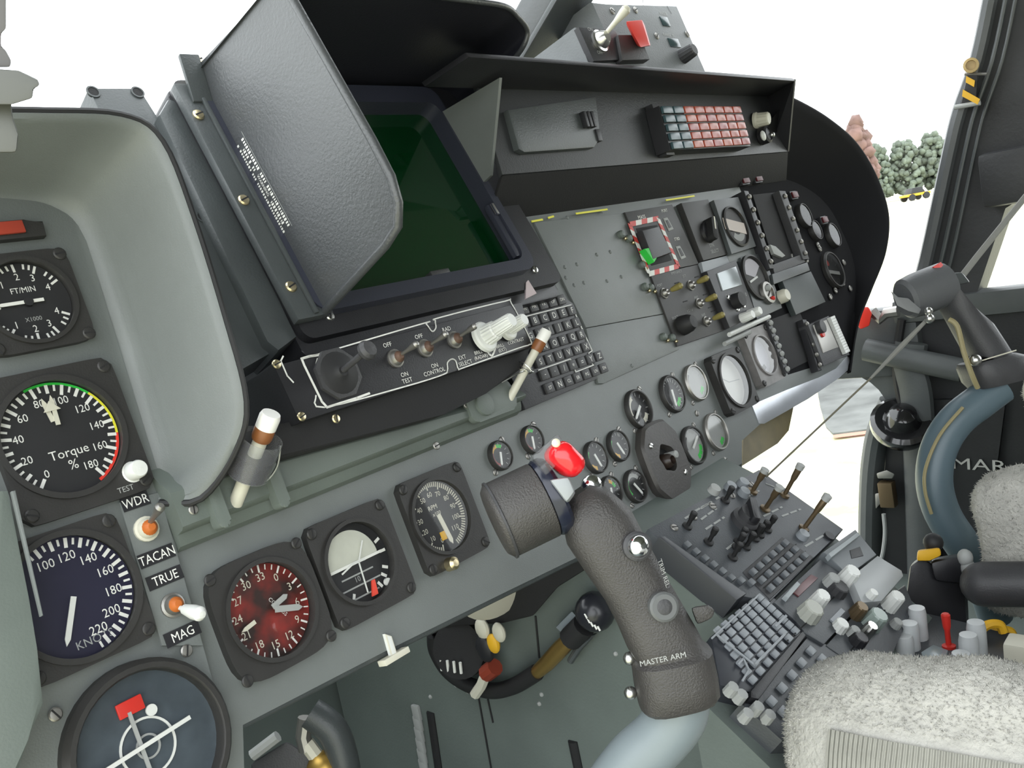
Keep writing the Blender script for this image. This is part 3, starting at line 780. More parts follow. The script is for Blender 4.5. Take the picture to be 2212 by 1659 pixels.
# ---------------------------------------------------------------- glare shield over the centre
gs = thing('glare_shield', 'black boxed glare shield across the top of the board with a recessed shelf', 'glare shield', M.mat())
WB_, WT_ = .04, .112
def G(px, py, w): u, v = H(px, py, w); return Vector((u, v, w))
bl, br = G(1085, 377, WB_), G(1702, 327, WB_)
tlp, trp = G(1090, 128, WT_), G(1718, 175, WT_)
WR = .05
rl, rr = G(1085, 200, WR), G(1690, 215, WR)        # back edge of the recess below the lid
rl.x = bl.x + .0; rr.x = br.x + .0
yl, yr = G(1100, 474, .0), G(1640, 398, .0)
yl.x = bl.x; yr.x = br.x + .05
b = MB()
# lid: front lip, underside and top
for A, B2, C2, D2 in (((tlp.x - .05, tlp.y, WT_), (trp.x, trp.y, WT_), (rr.x, rr.y + .004, WR), (tlp.x - .05, rl.y + .004, WR)),):
    th = Vector((0, .006, -.002)); lo4 = [Vector(p) for p in (A, B2, C2, D2)]
    b.hexa(lo4, [p + th for p in lo4], BLACK, .0015)
b.build('lid', gs)
vx = (rl - bl).normalized() * .03
b = MB(); b.hexa([bl, br, rr + vx, rl + vx], [p + Vector((0, -.002, -.006)) for p in (bl, br, rr + vx, rl + vx)], mat('recess_black', (.030, .032, .035), .45, bump=.15, bscale=500), .001); rec = b.build('recess_panel', gs)
b = MB(); b.hexa([bl + Vector((0, -.001, 0)), br + Vector((0, -.001, 0)), yr, yl], [p + Vector((0, -.001, -.006)) for p in (bl, br, yr, yl)], MATT, .001); b.build('underside', gs)
b = MB(); g4 = [br, trp + Vector((0, .003, 0)), Vector((br.x, rr.y + .03, .02)), Vector((br.x, br.y, .0))]; b.hexa(g4, [p + Vector((.005, 0, 0)) for p in g4], BLACK); b.build('end_plate', gs)
vt_ = H(1085, 168, .085)[1]
g4 = [Vector((bl.x - .002, y, z)) for y, z in ((vt_, .085), (bl.y + .004, .030), (bl.y - .02, -.12), (vt_ + .02, -.12))]
b = MB(); b.hexa(g4, [p + Vector((-.004, 0, 0)) for p in g4], GREY); b.build('end_plate', gs)
# local frame of the recess panel
vdir = (rl - bl).normalized(); nd = Vector((1, 0, 0)).cross(vdir).normalized()
if nd.z < 0: nd = -nd
RM_ = Matrix(((1, vdir.x, nd.x, bl.x), (0, vdir.y, nd.y, bl.y), (0, vdir.z, nd.z, bl.z), (0, 0, 0, 1)))
RM_[0][1] = 0
RW = M.mat() @ RM_
RWi = RW.inverted()
def onrec(px, py, w=0.0):
    r = RWi.to_3x3() @ ray(px, py); o = RWi @ EYE; t = (w - o.z) / r.z; return o.x + r.x * t, o.y + r.y * t
# stowage lid on the recess
st = thing('map_stowage', 'flat dark grey lid with a small latch on the glare shield shelf', 'lid', RW)
q = [onrec(px, py, .004) for px, py in ((1092, 240), (1282, 212), (1292, 300), (1278, 321), (1128, 332), (1115, 325))]
b = MB(); b.prism(q, .0005, .008, RAILM, bev=.002); b.build('lid_plate', st)
for i in range(3):
    u, v = onrec(1258 + i * 8, 263, .008); b = MB(); b.box(u - .0025, u + .0025, v - .008, v + .010, .008, .015, BLACK, bev=.001); b.build('latch_finger', st)
u, v = onrec(1285, 292, .006); b = MB(); b.box(u - .001, u + .008, v - .008, v + .006, .001, .010, BLACK, bev=.001); b.build('catch', st)
# caution light block
cp = thing('caution_light_panel', 'block of small orange red and teal warning lamps on the glare shield', 'warning panel', RW)
WCP = .022
q = [onrec(px, py, WCP) for px, py in ((1424, 228), (1592, 231), (1622, 316), (1448, 324))]
b = MB(); b.prism(q, .001, WCP, BLACK, bev=.001); b.build('lamp_block', cp)
q2 = [onrec(px, py, .006) for px, py in ((1400, 228), (1420, 226), (1450, 338), (1432, 338))]
b = MB(); b.prism(q2, .001, .012, BLACK, bev=.001); b.build('hinge_rail', cp)
LAMPR = [mat('lamp_cap_red_%d' % i, c_, .25, spec=.6, vary=.15, vscale=200) for i, c_ in enumerate(((.42, .075, .04), (.46, .10, .05), (.36, .06, .05)))]
LAMPT = mat('lamp_cap_teal', (.045, .085, .10), .25, spec=.6)
c_tl, c_tr, c_br, c_bl = [Vector(p) for p in q]
U0, U1, V0, V1 = (c_tl.x + c_bl.x) / 2, (c_tr.x + c_br.x) / 2, (c_bl.y + c_br.y) / 2, (c_tl.y + c_tr.y) / 2
nc, nr = 8, 5; du, dv = (U1 - U0) / nc, (V1 - V0) / nr
b = MB(); b.box(-du * .44, du * .44, -dv * .40, dv * .40, 0, .004, LAMPR[0], bev=.0012); LM = [b.mesh('lamp_cap')]
for k in (1, 2):
    me = LM[0].copy(); me.materials[0] = LAMPR[k]; LM.append(me)
LT = LM[0].copy(); LT.materials[0] = LAMPT
for r_ in range(nr):
    for c_ in range(nc):
        me = LT if c_ < 2 else LM[(r_ * 3 + c_ * 5 + r_ * c_) % 3]
        sh_ = -du * .0
        put('lamp_cap', me, cp, None, Matrix.Translation((U0 + du * (c_ + .5), V0 + dv * (r_ + .5), WCP)))
b = MB()
for r_ in range(nr): b.line([(U0 + du * 2, V0 + dv * (r_ + .04)), (U1, V0 + dv * (r_ + .04))], .0005, DIMW, WCP + .0015, .0003)
b.build('separator_lines', cp, kind='stuff')
# knob and lamp right of the caution block
kb = thing('dimmer_knob', 'cream round knob right of the warning lamps on the glare shield', 'knob', RW)
u, v = onrec(1637, 258, .006); ribbed(kb, u, v, .001, .011, .022, CREAM, 'grip', 14, (.1, -.2, 1), skirt=.012)
pb = thing('press_lamp', 'black lamp holder with a bright rim below the cream knob', 'lamp', RW)
u, v = onrec(1650, 293, .006)
b = MB(); b.lathe([(.013, 0), (.013, .012), (.010, .014), (.010, .012), (0, .012)], BLACK, 20, T=Matrix.Translation((u, v, .001))); b.build('holder', pb)
b = MB(); b.sphere((u + .010, v - .002, .014), .0045, STEEL, 12, 8); b.sphere((u - .016, v - .002, .012), .006, KNOBW, 12, 8, sc=(1, 1.3, .6)); b.build('rim', pb)

# ---------------------------------------------------------------- control box standing on the glare shield
tb = thing('coaming_control_box', 'grey control box with a red guarded switch standing on the glare shield', 'control panel', M.mat())
WF = .075
def PT(px, py, w=WF): return H(px, py, w)
TOPG = mat('weathered_grey_paint', (.13, .14, .145), .5, bump=.2, bscale=400, vary=.1, vscale=30)
f1 = [PT(*p) for p in ((1276, 4), (1325, 10), (1462, 12), (1532, 172), (1345, 160), (1310, 70))]
b = MB(); b.prism(f1, WF - .06, WF, TOPG, bev=.002); b.build('tall_case', tb)
f2 = [PT(*p, WF + .02) for p in ((1243, 58), (1318, 58), (1400, 135), (1275, 160), (1240, 62))]
f2 = [PT(*p, WF + .02) for p in ((1243, 58), (1372, 80), (1402, 150), (1276, 150))]
b = MB(); b.prism(f2, WF - .05, WF + .02, TOPG, bev=.002); b.build('low_case', tb)
f3 = [PT(*p, WF + .026) for p in ((1250, 58), (1330, 64), (1352, 128), (1283, 132))]
b = MB(); b.prism(f3, WF + .019, WF + .026, BLACK, bev=.001); b.build('switch_plate', tb)
f4 = [PT(*p, WF + .03) for p in ((1335, 75), (1383, 75), (1404, 128), (1345, 130))]
b = MB(); b.prism(f4, WF + .019, WF + .030, CHAR, bev=.001); b.build('guard_plate', tb)
# toggle lever, cream
u, v = PT(1294, 90, WF + .026)
toggle(tb, u, v, WF + .026, 1.9, (.35, .45), CREAM, None, STEEL, name='cream_toggle', sleeve=None, tipr=1.1)
# red guard: wedge
b = MB()
gq = [(1352, 45), (1387, 42), (1404, 98), (1384, 103)]
g0 = [G(px, py, WF + .045) for px, py in gq]; g1 = [G(px, py, WF + .030) for px, py in ((1352, 52), (1392, 52), (1406, 100), (1376, 100))]
b.hexa(g1, g0, mat('red_guard', (.72, .05, .035), .35), .002); b.build('switch_guard', tb, 'red lift-up switch guard')
for px, py, w_, h_ in ((1436, 47, .019, .013), (1456, 93, .026, .012)):
    u, v = PT(px, py); b = MB(); b.box(u - w_ / 2, u + w_ / 2, v - h_ / 2, v + h_ / 2, WF - .001, WF + .0012, mat('readout_glass', (.03, .055, .06), .15), bev=.0005); b.build('readout', tb)
b = MB()
u, v = PT(1432, 29); b.text('ANGLE', u, v, .006, DIMW, 0, WF + .0004); u, v = PT(1444, 76); b.text('RANGE  M', u, v, .006, DIMW, 0, WF + .0004)
u, v = PT(1296, 113, WF + .0265); b.text('OFF', u, v, .006, DIMW, 0, WF + .0264); u, v = PT(1275, 63, WF + .0265); b.text('ON', u, v, .006, DIMW, 0, WF + .0264)
u, v = PT(1425, 35); b.arc(u, v, .034, .0352, -70, 80, WF + .0004, CHAR)
b.build('lettering', tb, kind='stuff')
u, v = PT(1474, 123); ribbed(tb, u, v, WF, .010, .02, CHAR, 'knob', 14)
for px, py in ((1322, 24), (1372, 22), (1418, 78), (1484, 74), (1388, 160)):
    u, v = PT(px, py); screw(tb, u, v, WF, SCREW_D, None, 1.5)


# ================================================================== INSTRUMENTS
def sq_loop(hx, hy, p=10, n=48):
    out = []
    for i in range(n):
        a = 2 * math.pi * (i + .5) / n; c, s_ = math.cos(a), math.sin(a)
        r = 1 / ((abs(c) ** p + abs(s_) ** p) ** (1 / p)); out.append((hx * r * c, hy * r * s_))
    return out
def ci_loop(r, n=48): return [(r * math.cos(2 * math.pi * (i + .5) / n), r * math.sin(2 * math.pi * (i + .5) / n)) for i in range(n)]
STRONG = glass_mat('convex_instrument_glass', (.95, .95, .95), .05, 1.9)
def gauge(name, label, cat, px, py, r, sq=None, p=10, w=0.0, off=(0, 0), dial=DIAL, bez=BEZEL, glass=GLASS, rise=.007, deep=.004, group=None, rpx=None, screws=True, rot=0):
    """r: dial radius in metres (or rpx in picture pixels); sq: half sizes of a square bezel, else a round one"""
    u, v = H(px, py, w)
    if rpx: r = rpx * M.depth(px, py, w) / FPX
    t = thing(name, label, cat, M.mat(u, v, w, rot), group)
    b = MB()
    if sq:
        o = [(x + off[0], y + off[1]) for x, y in sq_loop(sq[0], sq[1], p)]
        oi = [(x * .97 + off[0] * .97, y * .97 + off[1] * .97) for x, y in sq_loop(sq[0], sq[1], p)]
        frame_plate(b, o, ci_loop(r * 1.02), -.002, rise - .001, bez)
        b.ring(0, 0, r * 1.0, r * 1.10, rise - .002, rise + .0012, bez, 48)
    else:
        n = 40
        b.lathe([(r * 1.02, -.001), (r * 1.17, -.001), (r * 1.17, rise * .6), (r * 1.10, rise), (r * 1.03, rise), (r * 1.0, rise * .8), (r * 1.0, .0005)], bez, n)
    b.build('bezel', t, sharp=30)
    b = MB(); b.cyl(0, 0, r * 1.01, -.001, .0012, dial, 40); b.build('dial', t)
    b = MB(); b.add([(r * 1.005 * math.cos(2 * math.pi * i / 40), r * 1.005 * math.sin(2 * math.pi * i / 40), rise - .0012) for i in range(40)], [tuple(range(40))], glass); b.build('glass', t)
    if sq and screws:
        for sx in (-1, 1):
            for sy in (-1, 1): screw(t, off[0] + sx * sq[0] * .86, off[1] + sy * sq[1] * .86, rise - .001, SCREW_K, None, 1.1)
    return t, r
ZD = .0014
def needle(t, ang, L, w, m=WHITE, tailL=0.0, z=.0028, name='needle', shape='bar', hub=None):
    a = RAD(90 - ang); T = Matrix.Translation((0, 0, z)) @ Matrix.Rotation(a, 4, 'Z')
    b = MB()
    if shape == 'bar': b.prism([(-tailL, -w / 2), (L * .86, -w / 2), (L, 0), (L * .86, w / 2), (-tailL, w / 2)], 0, .0008, m, T)
    else: b.prism([(-tailL, -w), (L, -w * .15), (L, w * .15), (-tailL, w)], 0, .0008, m, T)
    if hub: b.cyl(0, 0, hub, -.0006, .0014, DIAL, 18, T=T)
    return b.build(name, t)
def marks(t, b, name='markings'): return b.build(name, t, kind='stuff')
def tx(b, s, ang, rad, size, m=WHITE, dx=0, dy=0, sx=.95):
    a = RAD(90 - ang); b.text(s, rad * math.cos(a) + dx, rad * math.sin(a) + dy, size * 1.3, m, 0, ZD + .0001, sx)

# ---- climb rate
g, r = gauge('climb_rate_gauge', 'square black climb rate dial reading thousands of feet per minute at top left', 'gauge', 58, 655, .0275, (.034, .0335), 9, w=.004)
b = MB()
for k, a in enumerate((270, 320, 357, 28, 62)):
    for sgn in (1, -1):
        aa = a if sgn > 0 else 180 - a
        b.tick(0, 0, aa, r * .80, r * .95, .0016, WHITE, ZD)
        if k and k < 5: tx(b, str(k), aa, r * .66, .0052)
for a in (295, 305, 312, 339, 348, 12, 20, 45, 54):
    for aa in (a, 180 - a): b.tick(0, 0, aa, r * .86, r * .95, .0013, WHITE, ZD)
tx(b, 'FT/MIN', 0, r * .32, .0042); tx(b, 'X1000', 0, -r * .42, .0032, DIMW)
tx(b, '0', 270, r * .66, .005)
marks(g, b); needle(g, 270, r * .72, .0022, WHITE, r * .36, hub=.003)

# ---- torque
g, r = gauge('torque_gauge', 'large torque dial with green yellow and red arc, percent scale', 'gauge', 129, 947, .0372, (.0435, .0475), 14, w=.004, off=(.0035, -.002))
def ta(p_): return 218 + p_ * 1.622
b = MB()
b.arc(0, 0, r * .955, r * 1.0, ta(76), ta(117), ZD, GREENP); b.arc(0, 0, r * .955, r * 1.0, ta(117), ta(149), ZD, YELLOW); b.arc(0, 0, r * .945, r * 1.0, ta(149), ta(184), ZD, mat('bright_red_print', (.85, .05, .03), .5))
for p_ in range(0, 181, 5):
    big = p_ % 10 == 0
    b.tick(0, 0, ta(p_), r * (.80 if p_ % 20 == 0 else .83 if big else .86), r * .94, .0021 if big else .0014, WHITE, ZD)
for p_ in range(0, 181, 20): tx(b, str(p_), ta(p_), r * .68, .0056)
b.text('Torque', .002, -r * .30, .0085, WHITE, 0, ZD); b.text('%', .002, -r * .50, .009, WHITE, 0, ZD)
marks(g, b)
needle(g, ta(83), r * .74, .0028, CREAM, -r * .30, .0028); needle(g, ta(90), r * .76, .0028, CREAM, -r * .22, .0036, 'needle', hub=None)
b = MB(); a = RAD(90 - ta(87)); T = Matrix.Translation((0, 0, .0044)) @ Matrix.Rotation(a, 4, 'Z'); b.prism([(r * .48, -.0055), (r * .66, 0), (r * .48, .0055)], 0, .0006, CREAM, T); b.build('pointer_head', g)
b = MB(); T = Matrix.Translation((.0345, -.0352, .005)); b.lathe([(.0072, 0), (.0072, .001), (.0062, .0015), (.0060, .011), (.0052, .0125), (0, .0128)], KNOBW, 24, T=T); b.build('test_button', g)
b = MB(); b.text('TEST', .026, -.0445, .0052, DIMW, 0, .0062); b.build('test_lettering', g, kind='stuff')

# ---- knots
DBLUE = mat('dial_blue_black', (.012, .011, .034), .5)
g, r = gauge('airspeed_gauge', 'square airspeed dial with blue black face and KNOTS scale', 'gauge', 155, 1290, .0375, (.0405, .0430), 12, w=.004, dial=DBLUE, off=(.0, 0))
b = MB()
def ka(k): return -18 + (k - 100) * 1.5
for k in range(95, 226, 5):
    big = k % 10 == 0; b.tick(0, 0, ka(k), r * (.84 if big else .88), r * .96, .0022 if big else .0014, WHITE, ZD)
for k in range(100, 221, 20): tx(b, str(k), ka(k), r * .68, .0062)
b.text('KNOTS', .004, -r * .78, .0072, DIMW, 0, ZD)
marks(g, b); needle(g, 207, r * .80, .0034, KNOBW, r * .0, hub=None)

# ---- steering indicator at the bottom left
DSTEEL = mat('dial_slate', (.06, .075, .09), .35, vary=.2, vscale=60)
g, r = gauge('steering_indicator', 'round slate dial with white cross bars and orange red flag at bottom left', 'gauge', 318, 1612, .0455, None, w=.004, dial=DSTEEL, rise=.012)
b = MB(); b.ring(0, 0, .0165, .018, ZD, ZD + .0008, KNOBW, 40); b.ring(0, 0, .0065, .0078, ZD, ZD + .0008, DIMW, 30)
for i in range(5):
    b.line([(-r * .78, -.012 - i * .006), (-r * .70, -.012 - i * .006)], .0016, WHITE, ZD, .0003)
b.build('scale_rings', g, kind='stuff')
b = MB(); b.prism([(-.0012, -r * .85), (.0012, -r * .85), (.0012, r * .50), (-.0012, r * .50)], .004, .0052, DIMW, Matrix.Translation((-.005, .002, 0))); b.build('vertical_bar', g)
b = MB(); b.prism([(-r * .80, -.0013), (r * .74, -.0013), (r * .74, .0013), (-r * .80, .0013)], .0055, .0067, KNOBW, Matrix.Translation((-.005, .002, 0)) @ Matrix.Rotation(RAD(4), 4, 'Z')); b.build('horizontal_bar', g)
b = MB(); b.box(-.0085, .0085, -.0048, .0048, .003, .005, RED, Matrix.Translation((-.003, r * .60, 0)), .001); b.build('warning_flag', g, 'orange red flag')
b = MB(); b.cyl(.0085, r * .43, .0036, .003, .0045, KNOBW, 20); b.build('white_dot', g)
for sx, sy in ((-1, 1), (1, 1)): screw(g, sx * r * .95, sy * r * .95, .002, SCREW_D, None, 1.4)

# ---- compass dial, red reflection put into the face colour
m_ = bpy.data.materials.new('dial_red_reflection'); m_.use_nodes = True
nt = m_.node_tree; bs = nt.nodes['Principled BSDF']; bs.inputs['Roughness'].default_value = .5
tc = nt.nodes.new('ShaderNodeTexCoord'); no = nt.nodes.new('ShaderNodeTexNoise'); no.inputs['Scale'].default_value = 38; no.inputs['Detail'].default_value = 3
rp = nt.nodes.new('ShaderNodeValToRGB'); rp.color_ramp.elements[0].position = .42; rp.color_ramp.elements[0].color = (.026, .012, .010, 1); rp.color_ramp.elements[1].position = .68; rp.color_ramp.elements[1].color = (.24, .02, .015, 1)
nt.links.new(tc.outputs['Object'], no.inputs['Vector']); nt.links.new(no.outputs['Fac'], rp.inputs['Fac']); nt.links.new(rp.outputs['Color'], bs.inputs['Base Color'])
g, r = gauge('heading_indicator', 'heading dial with a painted red reflection in a rounded black bezel', 'gauge', 577, 1319, .0335, (.0425, .0425), 4.5, dial=m_, rise=.009)
b = MB()
for k in range(36):
    a = 38 + k * 10; b.tick(0, 0, a, r * (.84 if k % 3 == 0 else .88), r * .97, .0014 if k % 3 == 0 else .0009, WHITE, ZD)
for k, s_ in enumerate(('0', '3', '6', '9', '12', '15', '18', '21', '24', '27', '30', '33')): tx(b, s_, 38 + k * 30, r * .73, .0062, CREAM)
b.text('COMPASS', r * .25, -r * .02, .0042, WHITE, -62, ZD)
marks(g, b)
needle(g, 75, r * .55, .004, DIMW, -r * .1); needle(g, 108, r * .80, .0046, DIMW, -r * .12, .0037); needle(g, 258, r * .80, .0030, CREAM, -r * .42, .0037)

# ---- attitude indicator
SKYW = mat('attitude_ball_cream', (.52, .53, .46), .5, vary=.06, vscale=90)
g, r = gauge('attitude_indicator', 'square attitude indicator, cream sky half over a black lower half', 'gauge', 768, 1216, .031, (.0405, .0415), 14, off=(.002, -.001), rise=.008)
b = MB()
b.prism([(r * .80 * math.cos(RAD(a)), r * .80 * math.sin(RAD(a)) + .001) for a in range(-4, 185, 6)], .001, .0035, SKYW, Matrix.Translation((-.004, .001, 0)), .001); b.build('ball_upper_half', g)
b = MB()
b.line([(-r * .88, .0005), (r * .75, .0005)], .0022, WHITE, .0036, .0004)
for i, L in ((1, .5), (2, .62), (3, .46)): b.line([(-r * L - .003, -.0085 * i), (r * L - .003, -.0085 * i)], .0012, DIMW, ZD, .0003)
for a in (70, 90, 118, 132, 150, 210): b.tick(0, 0, a, r * .82, r * .94, .0024, WHITE, ZD)
b.text('10', -.004, -.012, .006, DIMW, 0, ZD)
b.build('scale_lines', g, kind='stuff')
b = MB(); b.line([(-.002, -.024), (.0, .0), (.010, .014)], .0011, KNOBW, .0042, .0006); b.line([(-.018, -.003), (-.006, .0005), (.006, .0)], .0013, KNOBW, .0042, .0006); b.build('aircraft_symbol', g)
b = MB(); b.prism([(-.0035, -.028), (.0025, -.028), (.0042, -.0165), (.0012, -.0165)], .0035, .005, mat('signal_red', (.8, .07, .04), .45), Matrix.Translation((.004, -.001, 0))); b.build('slip_flag', g, 'orange red marker')
b = MB(); b.cyl(.019, -.024, .003, .003, .0055, KNOBW, 16); b.build('caging_dot', g)

# ---- third dial, close ticks all round
g, r = gauge('rotor_speed_gauge', 'square fine-tick speed dial with white needle and yellow mark', 'gauge', 944, 1117, .0308, (.0385, .041), 14, off=(.003, -.002), rise=.008)
b = MB()
for k in range(72): b.tick(0, 0, 195 + k * 4.55, r * (.80 if k % 6 == 0 else .87), r * .98, .0012, CREAM, ZD)
for k in range(12): tx(b, str(k * 10), 195 + k * 27.3, r * .66, .0048, CREAM)
b.text('RPM', -.002, r * .30, .0058, CREAM, 0, ZD); b.text('x100', 0, r * .10, .0048, CREAM, 0, ZD)
b.prism([(-.005, -r * .66), (.001, -r * .66), (.001, -r * .42), (-.005, -r * .42)], ZD, ZD + .0004, AMBER)
marks(g, b); needle(g, 172, r * .86, .0042, CREAM, r * .06, shape='bar')
b = MB(); b.lathe([(.006, 0), (.0055, .008), (.003, .01), (0, .0101)], BRASS, 14, T=Matrix.Translation((-.012, -.040, .006))); b.build('setting_knob', g)

# ---- small engine gauges on the lower board
def small(px, py, rpx, label, arcs, nd, dialm=DIAL, gl=GLASS, ticks=12, group='small round gauges on the lower board', bez=BEZEL):
    g, r = gauge('engine_gauge', label, 'gauge', px, py, 0, None, rpx=rpx * .86, dial=dialm, glass=gl, group=group, bez=bez, rise=.006)
    b = MB()
    for a0, a1, m_ in arcs: b.arc(0, 0, r * .62, r * .90, a0, a1, ZD, m_, 12)
    for k in range(ticks): b.tick(0, 0, 210 + k * 300 / max(1, ticks - 1), r * .78, r * .95, r * .05, DIMW, ZD + .0003)
    marks(g, b)
    if nd is not None: needle(g, nd, r * .80, r * .16, KNOBW, r * .25)
    # fixing lugs at two corners
    for s_ in (-1, 1): screw(g, s_ * r * .95, s_ * r * 1.05, 0, SCREW_D, None, 1.1)
    return g, r
REDD = mat('dark_red_print', (.35, .03, .025), .5)
small(1077, 985, 33, 'small round gauge with amber top arc and red side, leftmost of the lower row', ((-60, 0, AMBER), (0, 40, GREENP), (200, 300, REDD)), 200)
small(1146, 951, 32, 'small round gauge with amber top arc just behind the near stick head', ((-60, 0, AMBER), (0, 40, GREENP), (200, 300, REDD)), 195)
small(1283, 989, 36, 'small dial with green spot and orange spot, right of the red thumb button', ((280, 320, GREENP), (190, 235, AMBER)), 165)
small(1332, 964, 35, 'small dial with green spot and orange spot, second right of the red thumb button', ((280, 320, GREENP), (190, 235, AMBER)), 160)
small(1376, 885, 44, 'small black dial with a cream wedge at its upper left', ((250, 345, CREAM), (120, 165, CREAM)), 235)
small(1449, 852, 42, 'small dark dial with many ticks and green lower arc under the switch panel', ((120, 165, GREENP),), 190, ticks=20)
small(1499, 828, 41, 'small pale dial with grey rim between the tick dial and the big bright dial', ((280, 330, CHAR), (120, 160, GREENP)), None, DIMW, STRONG, 8, bez=DULL)
small(1369, 1051, 37, 'small dial with green arc and pale top left of the black oval boss', ((-70, 60, DIMW), (230, 320, GREENP)), 150)
small(1316, 1062, 34, 'small dial with orange mark half hidden behind the near stick', ((20, 50, AMBER), (50, 80, GREENP)), 200)
small(1495, 963, 43, 'small pale green dial left of the bright round dial in the lower right corner', ((100, 170, GREENP), (260, 330, CHAR)), 60, DIMW, GLASS, 14)
small(1543, 934, 42, 'small bright silver green dial at the lower right corner', ((130, 170, GREENP),), None, DIMW, STRONG, 6, bez=DULL)
# large dial and neighbour in square bezels, bright window reflection put into the faces
PALE = mat('reflection_white_dial', (.62, .62, .58), .4)
g, r = gauge('clock_dial', 'large dial with a painted white reflection in a black square bezel on the lower right', 'gauge', 1573, 826, 0, (.040, .040), 14, rpx=56, dial=PALE, glass=STRONG, rise=.012)
b = MB(); b.tick(0, 0, 300, 0, r * .9, .0012, DIMW, ZD); b.tick(0, 0, 95, 0, r * .8, .0012, DIMW, ZD); marks(g, b)
g, r = gauge('altimeter', 'dial with a painted lilac white reflection in a worn grey square bezel right of the large bright dial', 'gauge', 1637, 772, 0, (.036, .040), 14, rpx=42, dial=mat('reflection_lilac_dial', (.42, .42, .48), .35), bez=mat('worn_grey_bezel', (.2, .19, .185), .45, vary=.2, vscale=60), glass=STRONG, rise=.012)
b = MB(); b.arc(0, 0, r * .5, r * .75, 150, 220, ZD, CHAR); marks(g, b)

# ---- black oval boss with a broken out centre
u, v = H(1427, 997)
t = thing('oval_boss', 'black elongated eight-sided boss with a hollow centre on the lower board', 'fitting', M.mat(u, v, 0))
b = MB(); hw, hh = .0385, .0455
oc = []
for i in range(40):
    a = 2 * math.pi * (i + .5) / 40; c_, s_ = math.cos(a), math.sin(a); r_ = 1 / ((abs(c_) ** 3.2 + abs(s_) ** 3.2) ** (1 / 3.2)); r8 = 1.10 / max(abs(c_), abs(s_), (abs(c_) + abs(s_)) * .72)
    r_ = min(r_, r8); oc.append((hw * r_ * c_, hh * r_ * s_))
inn_ = [((.0150 + .0015 * math.sin(5 * math.atan2(y, x))) * math.cos(math.atan2(y, x)), (.0160 + .0015 * math.sin(4 * math.atan2(y, x))) * math.sin(math.atan2(y, x)) + .002) for x, y in oc]
oc2 = [(x * .93, y * .93) for x, y in oc]
CHARB = mat('warm_charcoal', (.05, .046, .043), .42, bump=.15, bscale=400, vary=.12, vscale=40)
b.loft([[(x, y, -.001) for x, y in oc], [(x, y, .008) for x, y in oc], [(x, y, .011) for x, y in oc2], [(x, y, .0115) for x, y in inn_], [(x * .95, y * .95, .002) for x, y in inn_]], CHARB, cap=False); b.build('body', t, sharp=40)
b = MB(); b.lathe([(.019, -.001), (.019, .0022), (0, .0022)], MATT, 20, T=Matrix.Translation((0, .003, 0))); b.build('hollow', t)
b = MB(); b.lathe([(.010, .001), (.008, .012), (.005, .016), (.004, .010), (0, .009)], mat('torn_dark_rubber', (.03, .02, .016), .35), 12, T=Matrix.Translation((.001, -.002, 0))); b.lathe([(.0048, 0), (.0042, .015), (0, .016)], DIMW, 10, T=Matrix.Translation((.010, .002, .002))); b.build('torn_plug', t)
for sx, sy in ((-1, .62), (1, -.62)): screw(t, sx * .022, sy * .036, .0112, SCREW_S, None, 1.1)

# ---- WDR / TACAN selector strip between the left dials and the compass dial
sel = thing('selector_strip', 'narrow grey strip with two toggle switches and black TACAN tape labels', 'switch panel', M.mat())
q = [H(*p, .006) for p in ((258, 1085), (345, 1062), (440, 1395), (350, 1395))]
b = MB(); b.prism(q, .002, .006, GREY, bev=.001); b.build('strip', sel)
def tape(px, py, s_, wd):
    u, v = H(px, py, .006); b = MB(); b.box(u - wd / 2, u + wd / 2, v - .0047, v + .0047, .006, .0066, BLACK); b.build('label_tape', sel)
    b = MB(); b.text(s_, u, v, .0088, WHITE, 0, .0068, .86); b.build('tape_lettering', sel, kind='stuff')
tape(292, 1083, 'WDR', .019); tape(338, 1201, 'TACAN', .025); tape(356, 1248, 'TRUE', .025); tape(394, 1369, 'MAG', .025)
u, v = H(315, 1143, .006); toggle(sel, u, v, .006, 1.25, (.05, .35), DULL, mat('orange_boot', (.5, .13, .02), .5), CREAM)
u, v = H(372, 1308, .006); toggle(sel, u, v, .006, 1.2, (.05, -.35), KNOBW, mat('orange_boot', (.5, .13, .02), .5), DULL, sleeve=KNOBW)

# ---- red warning lamp above the climb rate dial
u, v = H(35, 502, .004)
t = thing('warning_lamp', 'dull red rectangular warning lamp above the climb rate dial', 'lamp', M.mat(u, v, .004))
b = MB(); b.prism([(-.024, -.0065), (.016, -.0065), (.017, .004), (.006, .0045), (.005, .0065), (-.024, .0065)], 0, .006, BEZEL, bev=.001); b.build('housing', t)
b = MB(); b.box(-.022, .003, -.0035, .0052, .006, .0085, mat('red_lamp_lens', (.34, .05, .03), .3), bev=.001); b.build('lens', t)
# ================================================================== MODULES ON THE CENTRE AND RIGHT OF THE BOARD
def module(name, label, cat, corners, z0, z1, m, part='plate', bev=.0012, group=None):
    t = thing(name, label, cat, M.mat(), group)
    q = [H(*p, z1) for p in corners]
    b = MB(); b.prism(q, z0, z1, m, bev=bev); b.build(part, t)
    return t
def prt(t, name, corners, z0, z1, m, bev=.0008, label=None):
    b = MB(); b.prism([H(*p, z1) for p in corners], z0, z1, m, bev=bev); return b.build(name, t, label)
def words(t, lst, z, m=DIMW, name='lettering'):
    b = MB()
    for s_, px, py, size in lst:
        u, v = H(px, py, z); b.text(s_, u, v, size * 1.3, m, 0, z + .0003)
    b.build(name, t, kind='stuff')

